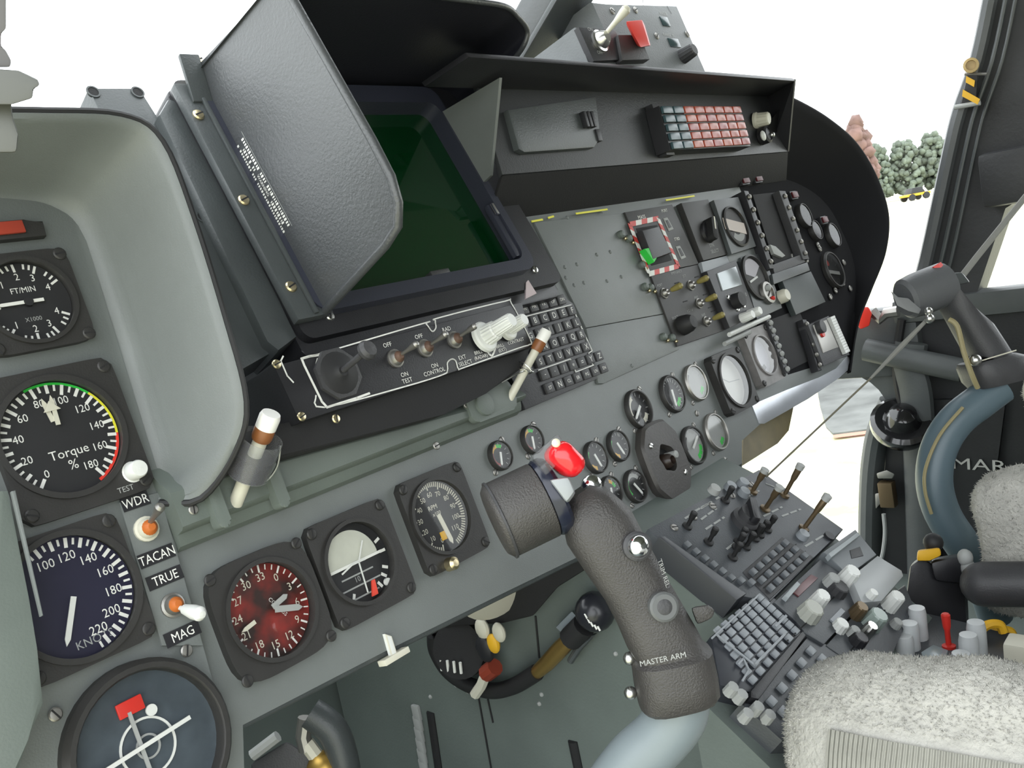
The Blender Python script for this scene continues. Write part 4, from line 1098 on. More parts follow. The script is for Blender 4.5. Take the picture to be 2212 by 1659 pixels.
# ---- alphabetic keypad beside the display
KW = .012
kp = module('alphabet_keypad', 'black keypad with rows of lettered keys to the right of the radar display', 'keypad', ((1112, 668), (1212, 636), (1238, 655), (1292, 818), (1135, 885), (1098, 800)), .001, KW, BLACK)
prt(kp, 'upper_bracket', ((1128, 560), (1165, 520), (1200, 628), (1165, 655)), .001, .010, BLACK)
for px, py in ((1170, 565), (1182, 592), (1158, 545)):
    u, v = H(px, py, .010); screw(kp, u, v, .010, SCREW_D, None, 1.3)
Bk, Xk = Vector(H(1151, 694, KW)), Vector(H(1261.5, 750.5, KW))
Rk = Vector(H(1250.5, 725, KW))
cs = (Xk.x - Bk.x) / 4.0; rs_ = (Xk.y - Bk.y) / 3.0
b = MB(); b.box(-abs(cs) * .40, abs(cs) * .40, -abs(rs_) * .38, abs(rs_) * .38, 0, .0035, CHAR, bev=.0012); KEY = b.mesh('key')
rows = ['     ', 'ABCDEF', 'GHIJKL', 'MNOPQR', 'STUVWX', '-./*=YZ', '1234567']
b = MB()
small_lab = [('FN', 'MK', 'FX', 'OP', 'DN'), None, None, None, None, ('-', '.', '/', '*', '=', 'Y', 'Z'), ('ST', 'N', 'CL', 'ER', 'PG', 'LN', 'EN')]
for r_ in range(7):
    n = 5 if r_ == 0 else 6 if r_ < 5 else 7
    for c_ in range(n):
        cc = c_ - 1 if r_ < 5 else c_ - 2
        if r_ == 0: cc = c_ - .6
        u, v = Bk.x + cs * cc, Bk.y + rs_ * (r_ - 1)
        if r_ >= 5: u += cs * .98
        put('key', KEY, kp, None, Matrix.Translation((u, v, KW)))
        s_ = (small_lab[r_][c_] if small_lab[r_] else rows[r_][c_])
        b.text(s_, u, v, abs(rs_) * (.62 if len(s_) == 1 else .36), WHITE, 0, KW + .0037)
b.build('key_legends', kp, kind='stuff')
b = MB()
fr_ = [H(*p, KW) for p in ((1135, 684), (1233, 659), (1278, 758), (1271, 763), (1275, 782), (1281, 789), (1243, 804), (1231, 776), (1162, 800))]
b.line(fr_, .0012, WHITE, KW + .0002, .0008); b.build('outline', kp)

# ---- MASS guard panel
mp = module('mass_switch_panel', 'black switch panel with red and white hazard frame marked MASS', 'switch panel', ((1350, 458), (1452, 441), (1510, 570), (1405, 592)), .001, .006, BEZEL)
ZM = .006
c4 = [Vector(H(*p, ZM)) for p in ((1360, 485), (1421, 472), (1465, 575), (1402, 592))]
HZR = mat('hazard_red', (.6, .06, .05), .5)
def hz(a, c, n, k0):
    for i in range(n):
        p, q = a.lerp(c, i / n), a.lerp(c, (i + 1) / n); d = (q - p).normalized(); e = Vector((-d.y, d.x)) * .0032
        sk = d * .002
        b = MB(); b.prism([p - e - sk, q - e - sk, q + e + sk, p + e + sk], ZM, ZM + .0008, HZR if (i + k0) % 2 else WHITE); b.build('hazard_stripe', mp)
hz(c4[0], c4[1], 5, 1); hz(c4[1], c4[2], 8, 0); hz(c4[2], c4[3], 6, 1); hz(c4[3], c4[0], 8, 0)
prt(mp, 'guard_well', ((1374, 493), (1420, 485), (1452, 562), (1408, 574)), ZM - .001, ZM + .0006, MATT)
prt(mp, 'guard_block', ((1388, 497), (1424, 488), (1452, 545), (1412, 560)), ZM, ZM + .011, BLACK, .003)
b = MB(); p, q = H(1382, 505, ZM + .001), H(1402, 540, ZM + .001); b.line([p, q], .003, RED, ZM + .0006, .008); b.build('red_side', mp)
prt(mp, 'green_flag', ((1393, 537), (1407, 534), (1420, 556), (1414, 566)), ZM + .0006, ZM + .010, GREENP, .001)
for cx_, cy_ in ((1445, 483), (1472, 544)):
    cc = [(cx_ - 11, cy_ - 12), (cx_ - 3, cy_ - 14), (cx_ + 11, cy_ + 12), (cx_ + 1, cy_ + 16)]
    prt(mp, 'window', cc, ZM - .001, ZM + .0012, DIMW); cc2 = [(x * .62 + cx_ * .38, y * .62 + cy_ * .38) for x, y in cc]; prt(mp, 'flag', cc2, ZM, ZM + .0018, CHAR)
words(mp, (('MASS', 1386, 469, .0058), ('PORT', 1435, 455, .0045), ('STBD', 1462, 516, .0045)), ZM, WHITE)
# ---- four toggle panel
OLIVE = mat('olive_sleeve', (.26, .22, .07), .45)
lp_ = module('jettison_switch_panel', 'black panel with four olive-tipped toggles and a round knob', 'switch panel', ((1406, 594), (1508, 571), (1570, 712), (1464, 748)), .001, .006, BEZEL)
for px, py in ((1434, 634), (1491, 617), (1509, 656), (1525, 695)):
    u, v = H(px, py, .006); toggle(lp_, u, v, .006, 1.0, (0, .02), DULL, None, DULL, sleeve=OLIVE)
u, v = H(1473, 704, .006); b = MB(); b.lathe([(.0125, 0), (.0125, .003), (.0112, .012), (.008, .018), (0, .0185)], RUBBER, 22, T=Matrix.Translation((u, v, .006))); b.box(u + .004, u + .0095, v - .002, v + .002, .012, .022, DIMW, bev=.001); b.build('knob', lp_)
words(lp_, (('EMERGENCY', 1461, 588, .0036), ('JETT', 1478, 597, .0036), ('PORT', 1425, 616, .0036), ('SELECT', 1458, 686, .0036), ('ARM', 1503, 642, .0036), ('SAFE', 1519, 680, .0036), ('1 2 3 4', 1490, 671, .0036)), .006, DIMW)
b = MB()
for px, py in ((1505, 598), (1462, 611), (1523, 636), (1480, 651), (1540, 672), (1498, 690), (1534, 664)):
    u, v = H(px, py, .006); b.line([(u - .005, v), (u + .005, v)], .0014, MATT, .006, .0004)
b.build('slot_marks', lp_, kind='stuff')
# ---- station selector with a pointer knob
ss = module('station_selector', 'black module with a large pointer knob right of the MASS panel', 'control panel', ((1472, 438), (1530, 430), (1578, 548), (1520, 563)), .001, .010, BEZEL)
u, v = H(1527, 503, .010)
b = MB(); T = Matrix.Translation((u, v, .010)) @ Matrix.Rotation(RAD(62), 4, 'Z'); b.prism(rrect(-.015, .019, -.0065, .0065, .006), 0, .014, MATT, T, .002); b.lathe([(.015, 0), (.014, .004), (.010, .005)], BLACK, 22, T=Matrix.Translation((u, v, .010))); ko = b.build('pointer_knob', ss)
b = MB(); b.box(.0, .019, -.0012, .0012, .014, .0146, CREAM, T); b.build('pointer_line', ko)
words(ss, (('STN', 1537, 530, .0052), ('SELECT', 1544, 542, .0052)), .010, DIMW)
# ---- gauge with a diagonal pale bar
vg = module('course_indicator', 'grey edged dial with a broad cream diagonal bar under the glare shield', 'gauge', ((1542, 432), (1595, 425), (1634, 532), (1581, 549)), .001, .016, RAILM)
u, v = H(1588, 490, .016); b = MB(); b.lathe([(.0305, 0), (.0305, .003), (.028, .004), (.0275, .0005), (0, .0005)], BEZEL, 36, T=Matrix.Translation((u, v, .016))); b.build('rim', vg)
b = MB(); b.box(-.031, .025, -.0085, .0085, .017, .0178, mat('cream_card', (.68, .60, .54), .5), Matrix.Translation((u, v, 0)) @ Matrix.Rotation(RAD(-14), 4, 'Z')); b.build('cream_bar', vg)
b = MB(); b.arc(u, v, .012, .022, 100, 230, .0169, DIMW); b.build('lower_card', vg)
b = MB(); b.add([(u + .027 * math.cos(2 * math.pi * i / 36), v + .027 * math.sin(2 * math.pi * i / 36), .0195) for i in range(36)], [tuple(range(36))], GLASS); b.build('glass', vg)
prt(board, 'joint_strip', ((1515, 566), (1570, 552), (1578, 570), (1520, 588)), .001, .010, mat('light_grey_paint', (.26, .28, .30), .4))
prt(board, 'joint_strip', ((1570, 552), (1655, 528), (1662, 546), (1578, 570)), .001, .008, GREY)
# ---- screen and knob module
km = module('mode_selector_unit', 'module with a small silver screen, black knobs and two white ribbed knobs', 'control panel', ((1527, 586), (1590, 562), (1634, 680), (1577, 708)), .001, .014, BLACK)
prt(km, 'silver_screen', ((1550, 590), (1590, 575), (1604, 615), (1562, 628)), .013, .0158, mat('silver_screen', (.33, .36, .37), .2, .3))
u, v = H(1587, 652, .014); b = MB(); b.lathe([(.011, 0), (.010, .012), (0, .0125)], RUBBER, 16, T=Matrix.Translation((u, v, .014))); b.build('knob', km)
for px, py in ((1602, 688), (1618, 680)): u, v = H(px, py, .014); ribbed(km, u, v, .014, .0072, .018, KNOBW, 'white_knob', 12)
words(km, (('CH', 1571, 640, .006), ('VOL', 1590, 634, .005), ('0', 1611, 636, .006), ('A B', 1598, 664, .005)), .014, DIMW)
for px, py in ((1574, 643), (1593, 668), (1606, 660)): u, v = H(px, py, .014); screw(km, u, v, .014, SCREW_S, None, 1.2)
for k, (a, c_) in enumerate((((1578, 722), (1664, 683)), ((1568, 742), (1622, 716)))):
    p, q = H(*a, .02), H(*c_, .02); b = MB(); b.tube([(p[0], p[1], .018), (q[0], q[1], .018)], .0032, DIMW if k else KNOBW, 8); b.build('guard_rail', km)
# ---- far gauge with a pale sector
sg = module('sector_gauge', 'dial with a pale lilac sector and a small subdial right of the silver screen', 'gauge', ((1600, 556), (1650, 545), (1690, 665), (1636, 690)), .001, .012, RAILM)
u, v = H(1630, 600, .012)
b = MB(); b.lathe([(.034, 0), (.034, .004), (.031, .005), (.030, .0008), (0, .0008)], BEZEL, 36, T=Matrix.Translation((u, v, .012))); b.build('rim', sg)
b = MB(); b.arc(u, v, 0, .028, -70, 60, .0132, mat('lilac_card', (.5, .48, .52), .5)); b.build('pale_sector', sg)
b = MB(); b.line([(u - .02, v - .004), (u + .004, v)], .003, KNOBW, .0135, .001); b.build('needle', sg)
b = MB(); b.add([(u + .0295 * math.cos(2 * math.pi * i / 36), v + .0295 * math.sin(2 * math.pi * i / 36), .0160) for i in range(36)], [tuple(range(36))], GLASS); b.build('glass', sg)
u, v = H(1654, 634, .012); b = MB(); b.lathe([(.017, 0), (.016, .006), (.012, .007), (.012, .004), (0, .004)], DULL, 24, T=Matrix.Translation((u, v, .012))); b.sphere((u - .004, v + .006, .020), .005, DIMW, 10, 6); b.sphere((u + .003, v - .010, .018), .0035, RED, 10, 6); b.build('subdial', sg)
u, v = H(1686, 642, .012); b = MB(); b.lathe([(.010, 0), (.010, .016), (.008, .02), (0, .0202)], CREAM, 16, T=Matrix.Translation((u, v, .004))); b.build('setting_knob', sg)
# ---- stud strips and openings of the far right
def strip(label, a, c_, wd, w, m, nst, stud=DULL):
    t = thing('stud_strip', label, 'strip', M.mat(), 'stud strips on the right of the board')
    p, q = Vector(H(*a, w)), Vector(H(*c_, w)); d = (q - p).normalized(); e = Vector((-d.y, d.x)) * wd / 2
    b = MB(); b.prism([p - e, q - e, q + e, p + e], .0, w, m, bev=.001); b.build('bar', t)
    for i in range(nst):
        s_ = p.lerp(q, (i + .5) / nst); b = MB(); b.sphere((s_.x, s_.y, w + .0015), .0042, stud, 10, 6, sc=(1, 1, .8)); b.build('stud', t)
strip('black bar with small studs beside the empty slot under the glare shield', (1612, 412), (1668, 580), .013, .022, BLACK, 6)
strip('dark grey bar with studs right of the empty slot', (1690, 412), (1742, 560), .022, .014, CHAR, 6)
strip('narrow bar with bright studs beside the lower opening', (1660, 690), (1702, 806), .012, .016, BLACK, 7, DIMW)
strip('narrow bar with grey studs left of the ribbed white strip', (1738, 690), (1772, 800), .012, .012, BLACK, 5)
em = module('empty_slot', 'deep black empty instrument slot under the right end of the glare shield', 'slot', ((1626, 420), (1684, 414), (1730, 556), (1678, 584)), -.0002, .0015, MATT, 'opening')
prt(em, 'frame', ((1668, 572), (1735, 548), (1740, 566), (1674, 592)), .001, .012, CHAR)
prt(em, 'white_tag', ((1664, 528), (1676, 532), (1697, 552), (1690, 556), (1672, 548)), .001, .006, DIMW)
lo_ = module('lower_opening', 'dark open bay between the studded bars at the lower right', 'slot', ((1664, 690), (1726, 668), (1766, 770), (1706, 800)), -.0002, .0015, MATT, 'opening')
bpq = module('blank_plate', 'dark green grey blank plate below the empty slot', 'plate', ((1690, 606), (1752, 586), (1784, 652), (1720, 680)), .001, .010, mat('dark_teal_paint', (.035, .045, .045), .45))
prt(bpq, 'top_flange', ((1668, 592), (1744, 566), (1750, 584), (1672, 614)), .001, .016, RAILM)
rb = module('radio_control_unit', 'small radio box with a red dot and white ribbed strip at the board end', 'radio', ((1746, 702), (1790, 682), (1836, 766), (1780, 790)), .001, .018, CHAR)
prt(rb, 'face', ((1758, 702), (1786, 690), (1812, 750), (1780, 762)), .017, .020, DULL)
u, v = H(1775, 722, .02); b = MB(); b.cyl(u, v, .005, .02, .023, RED, 14); b.build('red_button', rb)
u, v = H(1768, 708, .02); b = MB(); b.cyl(u, v, .010, .02, .028, CHAR, 18, bev=.001); b.build('knob', rb)
p, q = Vector(H(1796, 684, .022)), Vector(H(1830, 762, .022))
for i in range(14):
    s_ = p.lerp(q, (i + .5) / 14); b = MB(); b.box(s_.x - .009, s_.x + .009, s_.y - .0022, s_.y + .0022, .012, .024, KNOBW, bev=.0008); b.build('rib', rb)
# far right dials, shade of the shroud put into their print colour
SHADEPRINT = mat('shaded_print', (.09, .09, .085), .6)  # tick colour darkened to stand for the shroud's shade
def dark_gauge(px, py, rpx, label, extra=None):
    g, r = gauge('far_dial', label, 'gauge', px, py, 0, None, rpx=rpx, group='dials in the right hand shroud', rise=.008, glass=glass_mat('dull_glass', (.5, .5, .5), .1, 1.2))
    b = MB()
    for k in range(10): b.tick(0, 0, k * 36, r * .7, r * .92, r * .06, SHADEPRINT, ZD)
    marks(g, b); return g, r
dark_gauge(1733, 468, 24, 'small unlit dial below a red lamp in the right shroud')
dark_gauge(1757, 500, 20, 'unlit dial touching the studded bar in the right shroud')
dark_gauge(1795, 510, 24, 'unlit dial furthest right in the right shroud')
g, r = dark_gauge(1796, 585, 36, 'large dim dial with a white bar and a red dot in the right shroud')
b = MB(); b.box(-r * .75, r * .8, -.003, .003, .002, .0035, KNOBW, Matrix.Rotation(RAD(-12), 4, 'Z') @ Matrix.Translation((0, -.004, 0))); b.build('white_bar', g)
b = MB(); b.cyl(-r * .45, r * .5, .005, .002, .004, RED, 12); b.build('red_dot', g)
DRED = mat('unlit_red_lens', (.09, .008, .012), .4)
for px, py, l_ in ((1612, 388, 'left of two dim red lamps under the right end of the glare shield'), (1640, 384, 'right of two dim red lamps under the right end of the glare shield'), (1718, 420, 'single dim red lamp inside the right shroud'), (1783, 474, 'brownish lamp deep inside the right shroud')):
    u, v = H(px, py, .01); t = thing('dim_lamp', l_, 'lamp', M.mat(u, v, 0)); b = MB(); b.box(-.012, .012, -.007, .007, 0, .008, BLACK, bev=.001); b.build('housing', t)
    b = MB(); b.box(-.010, .010, -.005, .005, .008, .011, DRED, bev=.001); b.build('lens', t)
for px, py in ((1770, 528), (1774, 536), (1745, 560), (1715, 553), (1826, 566), (1808, 626), (1824, 610), (1840, 622), (1797, 640)):
    u, v = H(px, py, .004); screw(sh2, u, v, .001, SCREW_D, None, 1.8)
# ================================================================== PINS ON THE SHELF
def pin(base, tip, s_, label, sleeve):
    """quick release pin: cream shaft, brown neck, white cap, optional clear sleeve"""
    d = (tip - base); L = d.length; t = thing('release_pin', label, 'pin', axes(base, d))
    r = .0056 * s_
    b = MB(); b.lathe([(r * .9, -.004), (r * .9, L * .70), (r * .6, L * .72)], CREAM, 16); b.build('shaft', t)
    b = MB(); b.lathe([(r * 1.15, L * .70), (r * 1.3, L * .74), (r * 1.3, L * .83), (r * 1.25, L * .85)], mat('brown_neck', (.24, .09, .03), .4), 18); b.build('neck', t)
    b = MB(); b.lathe([(r * 1.3, L * .84), (r * 1.32, L * .96), (r * 1.15, L), (0, L * 1.002)], mat('bright_white_cap', (.85, .84, .8), .35), 20); b.build('cap', t)
    if sleeve:
        b = MB(); b.ring(0, 0, r * 2.55, r * 2.7, L * .30, L * .72, CLEARP, 28); b.build('clear_sleeve', t)
        b = MB(); b.lathe([(r * 1.2, L * .30), (r * 2.5, L * .30), (r * 2.5, L * .52), (r * 1.2, L * .52)], mat('violet_black_band', (.022, .02, .035), .3), 28); b.build('dark_band', t)
        b = MB(); b.tube(smooth_path([(r * 1.0, 0, L * .20), (r * 2.4, -r, L * .24), (r * 3.2, -r * 1.2, L * .42), (r * 3.0, -r * .6, L * .64)], 6), .0009, STEEL, 6); b.build('lock_wire', t)
    else:
        b = MB()
        for k in range(3):
            q = [(r * (1.5 + .25 * k) * math.cos(a * .6 + k), r * (1.5 + .25 * k) * math.sin(a * .6 + k), L * (.42 + .02 * k) + .002 * math.sin(a)) for a in range(0, 11)]
            b.tube(q, .0006, STEEL, 5)
        b.tube(smooth_path([(r, 0, L * .44), (-r * 3, -r * 1, L * .34), (-r * 5.5, 0, L * .12)], 6), .0008, STEEL, 6)
        b.build('lock_wire', t, kind='stuff')
    return t
B0 = M.pt(*H(512, 1078, .022), .022); T0 = M.pt(*H(586, 893, .075), .075)
pin(B0, T0, 1.0, 'white-capped release pin in a clear sleeve at the left of the shelf', True)
B1 = M.pt(*H(1100, 862, .022), .022); T1 = M.pt(*H(1181, 713, .062), .062)
pin(B1, T1, .80, 'white-capped release pin with twisted wire at the right of the shelf', False)

# ================================================================== CENTRE PEDESTAL
u, v = H(1400, 1145, .05)
K = Frame(M.pt(u, v, .05), 48)
KO = K.O
def HK(px, py, w=0.0): return K.hit(px, py, w)
ped = thing('centre_pedestal', 'grey green pedestal between the two seats carrying the radio and keypad units', 'pedestal', Matrix.Translation((KO.x, KO.y, 0)))
prof3 = [(0.02, KO.z - .015), (.0, KO.z - .026), (-.225, KO.z - .229), (-.9, KO.z - .266), (-.9, FLOOR_Z), (.58, FLOOR_Z), (.58, KO.z - .0), (.05, KO.z - .0)]
b = MB(); b.hexa([(.0, y, z) for y, z in prof3], [(.255, y, z) for y, z in prof3], FLOORG); b.build('main_body', ped)
prof4 = [(-.082, KO.z - .105), (-.225, KO.z - .232), (-.9, KO.z - .27), (-.9, FLOOR_Z), (-.082, FLOOR_Z)]
b = MB(); b.hexa([(-.098, y, z) for y, z in prof4], [(.01, y, z) for y, z in prof4], FLOORG); b.build('left_wing', ped)
b = MB(); b.hexa([(.0, -.205, KO.z - .187), (.255, -.205, KO.z - .187), (.255, -.9, KO.z - .225), (.0, -.9, KO.z - .225)], [(.0, -.205, KO.z - .232), (.255, -.205, KO.z - .232), (.255, -.9, KO.z - .27), (.0, -.9, KO.z - .27)], CHAR); b.build('aft_deck', ped)
# seams, slots and a clip row on the left wall of the pedestal
def wall(px, py, x=None): return at_x(px, py, (KO.x if x is None else x))
b = MB()
for a, c_ in (((1032, 1490), (1062, 1659)), ((1158, 1330), (1166, 1420)), ((1055, 1510), (1066, 1560))):
    b.tube([wall(*a) - Vector((.001, 0, 0)), wall(*c_) - Vector((.001, 0, 0))], .0012, MATT, 6, T=Matrix.Translation((-KO.x, -KO.y, 0)))
b.build('seam', ped, kind='stuff')
for a, c_ in (((931, 1538), (950, 1668)), ((1238, 1600), (1252, 1668))):
    p, q = wall(*a), wall(*c_); b = MB(); b.tube([p, q], .0065, MATT, 10, T=Matrix.Translation((-KO.x, -KO.y, 0)), flat=.9); b.build('slot', ped)
p, q = wall(902, 1525), wall(920, 1665)
for i in range(6):
    s_ = p.lerp(q, (i + .5) / 6); b = MB(); b.box(-.006, 0, -.007, .007, -.011, .011, DIMW, Matrix.Translation((s_.x - KO.x, s_.y - KO.y, s_.z)), .003); b.build('clip', ped)
for px, py in ((1011, 1494), (985, 1480), (1165, 1520), (1170, 1500), (930, 1505), (1330, 1412), (1380, 1570), (1420, 1560)):
    s_ = wall(px, py); b = MB(); b.sphere((s_.x - KO.x, s_.y - KO.y, s_.z), .0028, DIMW, 8, 5); b.build('rivet', ped)

# ---- units on the pedestal top
KG = mat('unit_face_grey', (.062, .068, .076), .42, bump=.15, bscale=500, vary=.12, vscale=30)
KKEY = mat('key_grey', (.26, .28, .30), .4); KKEYD = mat('key_dark', (.10, .11, .12), .4)
def kunit(name, label, cat, corners, z0, z1, m, part='face_plate', bev=.0015, frame=K):
    t = thing(name, label, cat, frame.mat()); b = MB(); b.prism([frame.hit(*p, z1) for p in corners], z0, z1, m, bev=bev); b.build(part, t); return t
def kpart(t, name, corners, z0, z1, m, bev=.0008, label=None, frame=K):
    b = MB(); b.prism([frame.hit(*p, z1) for p in corners], z0, z1, m, bev=bev); return b.build(name, t, label)
def keygrid(t, quad, nr, nc, z, me, skip=(), name='key', frame=K, jit=0):
    q = [Vector(frame.hit(*p, z)) for p in quad]
    for r_ in range(nr):
        for c_ in range(nc):
            if (r_, c_) in skip: continue
            f, g_ = (c_ + .5) / nc, (r_ + .5) / nr
            p = q[0].lerp(q[1], f).lerp(q[3].lerp(q[2], f), g_)
            put(name, me, t, None, Matrix.Translation((p.x, p.y, z)))
def keymesh(w_, h_, d_, m, bev=.001): b = MB(); b.box(-w_, w_, -h_, h_, 0, d_, m, bev=bev); return b.mesh('key')
KS = keymesh(.0042, .0034, .0045, KKEYD); KM = keymesh(.0046, .0036, .003, KKEY, .0014); KL = keymesh(.0050, .0042, .004, KKEY, .0016)
def klever(t, px, py, z, L, r, m, lean=(0, 0), name='lever', frame=K, cap=None):
    u, v = frame.hit(px, py, z); T = Matrix.Translation((u, v, z)) @ axes((0, 0, 0), (lean[0], lean[1], 1))
    b = MB(); b.lathe([(r * 1.7, -.001), (r * 1.7, .002), (r * .7, .003), (r * .7, L * .5), (r, L * .62), (r * 1.15, L * .95), (r * .8, L), (0, L * 1.005)], m, 12, T=T)
    if cap: b.lathe([(r * 1.3, L * .9), (r * 1.4, L * 1.05), (0, L * 1.1)], cap, 12, T=T)
    return b.build(name, t)

ZA = .0
ua = kunit('navigation_control_unit', 'wide grey control unit with black toggles and a key block at the pedestal top', 'control panel',
           ((1400, 1142), (1640, 1014), (1822, 1143), (1756, 1206), (1665, 1298), (1592, 1286), (1426, 1172)), -.03, ZA, KG)
kpart(ua, 'side_lip', ((1424, 1160), (1436, 1158), (1612, 1282), (1592, 1296)), -.02, .008, mat('side_lip_black', (.035, .038, .045), .4))
kpart(ua, 'key_well', ((1605, 1235), (1690, 1160), (1758, 1204), (1664, 1294)), -.002, .0012, CHAR)
keygrid(ua, ((1608, 1237), (1690, 1164), (1753, 1204), (1664, 1290)), 3, 6, .0012, KS)
b = MB(); p, q, r1_, r2_ = HK(1632, 1253), HK(1718, 1178), HK(1648, 1272), HK(1738, 1193)
b.line([p, q], .0010, MATT, .0013, .0006); b.line([r1_, r2_], .0010, MATT, .0013, .0006); b.build('key_dividers', ua, kind='stuff')
for px, py in ((1482, 1181), (1501, 1196), (1520, 1210), (1539, 1224), (1558, 1238), (1577, 1252), (1598, 1258), (1620, 1262)):
    u, v = HK(px, py); put('key', KS, ua, None, Matrix.Translation((u, v, 0)))
for px, py in ((1484, 1138), (1530, 1172), (1566, 1082), (1657, 1145), (1641, 1156), (1630, 1164), (1590, 1184), (1611, 1182), (1582, 1205), (1594, 1172)):
    klever(ua, px, py, 0, .020, .0032, RUBBER, (.02, .10), 'black_toggle')
u, v = HK(1608, 1128); b = MB(); b.lathe([(.0165, 0), (.016, .006), (.012, .008), (.0115, .016), (0, .0165)], CHAR, 24, T=Matrix.Translation((u, v, 0))); b.prism(rrect(-.016, .016, -.004, .004, .003), .014, .023, BLACK, Matrix.Translation((u, v, 0)) @ Matrix.Rotation(RAD(40), 4, 'Z'), .001); b.build('rotary_knob', ua)
BRN = mat('brown_lever', (.14, .10, .055), .4, .5)
for px, py, L, ln in ((1652, 1100, .032, (.05, .05)), (1694, 1070, .040, (.15, .15)), (1625, 1062, .030, (.1, .1)), (1736, 1142, .045, (.2, .05))):
    klever(ua, px, py, 0, L, .0036, BRN, ln, 'locking_lever', cap=DIMW)
for px, py, me_ in ((1604, 1068, 'a'), (1575, 1056, 'a'), (1602, 1048, 'a'), (1731, 1160, 'a'), (1540, 1062, 'b')):
    u, v = HK(px, py); b = MB(); b.lathe([(.007, 0), (.006, .007), (0, .0075)], KKEY if me_ == 'a' else DIMW, 14, T=Matrix.Translation((u, v, 0))); b.build('push_button', ua)
b = MB()
for a, c_ in (((1480, 1120), (1555, 1073)), ((1515, 1122), (1548, 1098)), ((1525, 1143), (1565, 1117)), ((1500, 1105), (1535, 1085)), ((1610, 1075), (1640, 1060)), ((1650, 1115), (1690, 1095)), ((1690, 1115), (1730, 1100)), ((1740, 1180), (1790, 1150)), ((1570, 1186), (1626, 1142)), ((1655, 1045), (1680, 1055))):
    p, q = Vector(HK(*a)), Vector(HK(*c_)); n_ = 9
    for i in range(n_):
        if i % 4 == 3: continue
        s_ = p.lerp(q, i / n_); e_ = p.lerp(q, (i + .7) / n_); b.line([s_, e_], .0022, DIMW, .0001, .0003)
b.build('legend_marks', ua, kind='stuff')
b = MB(); kcv = [HK(1790, 1160), HK(1772, 1150)]; b.cyl(kcv[0][0], kcv[0][1], .006, 0, .003, BLACK, 12); b.build('catch', ua)
# small plate lying behind (dark bolt row at the top left edge)
for i in range(5):
    u, v = HK(1440 + i * 42, 1130 - i * 23, .001); screw(ua, u + .004, v - .008, .0, SCREW_D, None, 1.5)

ub = kunit('pocket_unit', 'grey box with a shallow pocket behind the key block on the pedestal', 'control panel', ((1778, 1192), (1848, 1143), (1894, 1198), (1834, 1242), (1822, 1232)), -.03, .004, mat('mid_grey_plate', (.15, .165, .175), .4, bump=.1, bscale=400))
kpart(ub, 'pocket', ((1836, 1188), (1858, 1180), (1866, 1200), (1840, 1206)), .003, .0048, CHAR)
kpart(ub, 'raised_rail', ((1790, 1195), (1852, 1150), (1858, 1156), (1796, 1204)), .003, .010, mat('pale_rail', (.32, .35, .36), .4))
uc = kunit('pale_cover', 'pale grey smooth cover plate at the right edge of the pedestal', 'cover', ((1838, 1246), (1896, 1200), (1948, 1232), (1952, 1244), (1905, 1298), (1862, 1302)), -.02, .010, mat('pale_cover_grey', (.36, .375, .38), .35))
ud = kunit('radio_tuning_unit', 'long radio unit with a dark red readout and clear knobs across the pedestal', 'radio', ((1670, 1302), (1772, 1208), (1830, 1246), (1860, 1305), (1780, 1392), (1735, 1365), (1720, 1340)), -.03, .0, KG)
kpart(ud, 'readout', ((1712, 1278), (1752, 1240), (1768, 1248), (1726, 1288)), -.001, .0015, mat('dark_red_readout', (.10, .018, .022), .3))
kpart(ud, 'side_bar', ((1695, 1285), (1722, 1255), (1730, 1262), (1704, 1292)), -.001, .006, mat('pale_rail', (.32, .35, .36), .4))
for px, py, r_, h_, m_ in ((1822, 1258, .010, .020, KNOBW), (1806, 1278, .011, .010, CHAR), (1762, 1305, .009, .016, KNOBW), (1744, 1330, .012, .014, mat('milky_knob', (.42, .43, .38), .4)), (1790, 1262, .008, .012, DIMW)):
    u, v = HK(px, py); ribbed(ud, u, v, 0, r_, h_, m_, 'knob', 12)
b = MB(); b.line([HK(1700, 1385, .001), HK(1838, 1255, .001)], .0012, MATT, .0002, .0006); b.build('joint_line', ud)
ue = kunit('pedestal_keypad', 'keypad with many grey keys inside a white outline on the pedestal', 'keypad', ((1536, 1374), (1652, 1272), (1738, 1352), (1735, 1368), (1622, 1496), (1556, 1480)), -.03, -.002, mat('keypad_black', (.03, .033, .042), .4))
keygrid(ue, ((1536, 1362), (1640, 1282), (1730, 1362), (1622, 1490)), 7, 7, -.002, KM)
b = MB(); o_ = [HK(*p, .004) for p in ((1552, 1370), (1640, 1286), (1698, 1330))]
b.line([HK(*p, .004) for p in ((1540, 1376), (1640, 1284))], .0016, KKEY, .0018, .001)
b.line([HK(*p, .004) for p in ((1552, 1370), (1632, 1434), (1697, 1368))], .0022, KKEY, .0018, .001); b.line([HK(*p, .004) for p in ((1678, 1350), (1700, 1328))], .0022, KKEY, .0018, .001)
b.line([HK(*p, .004) for p in ((1598, 1432), (1608, 1420), (1620, 1445), (1606, 1468))], .0018, KKEY, .0018, .001); b.build('outline', ue)
kpart(ue, 'lower_bar', ((1622, 1492), (1734, 1362), (1742, 1372), (1640, 1510), (1622, 1506)), -.01, .006, BLACK, .002)
uf = kunit('function_key_unit', 'unit with loose round keys between the keypad and the fleece seat edge', 'keypad', ((1636, 1512), (1744, 1372), (1792, 1398), (1850, 1420), (1760, 1600), (1690, 1600), (1600, 1520)), -.03, -.003, KG)
keygrid(uf, ((1640, 1522), (1746, 1388), (1822, 1440), (1716, 1590)), 3, 5, -.003, KL)
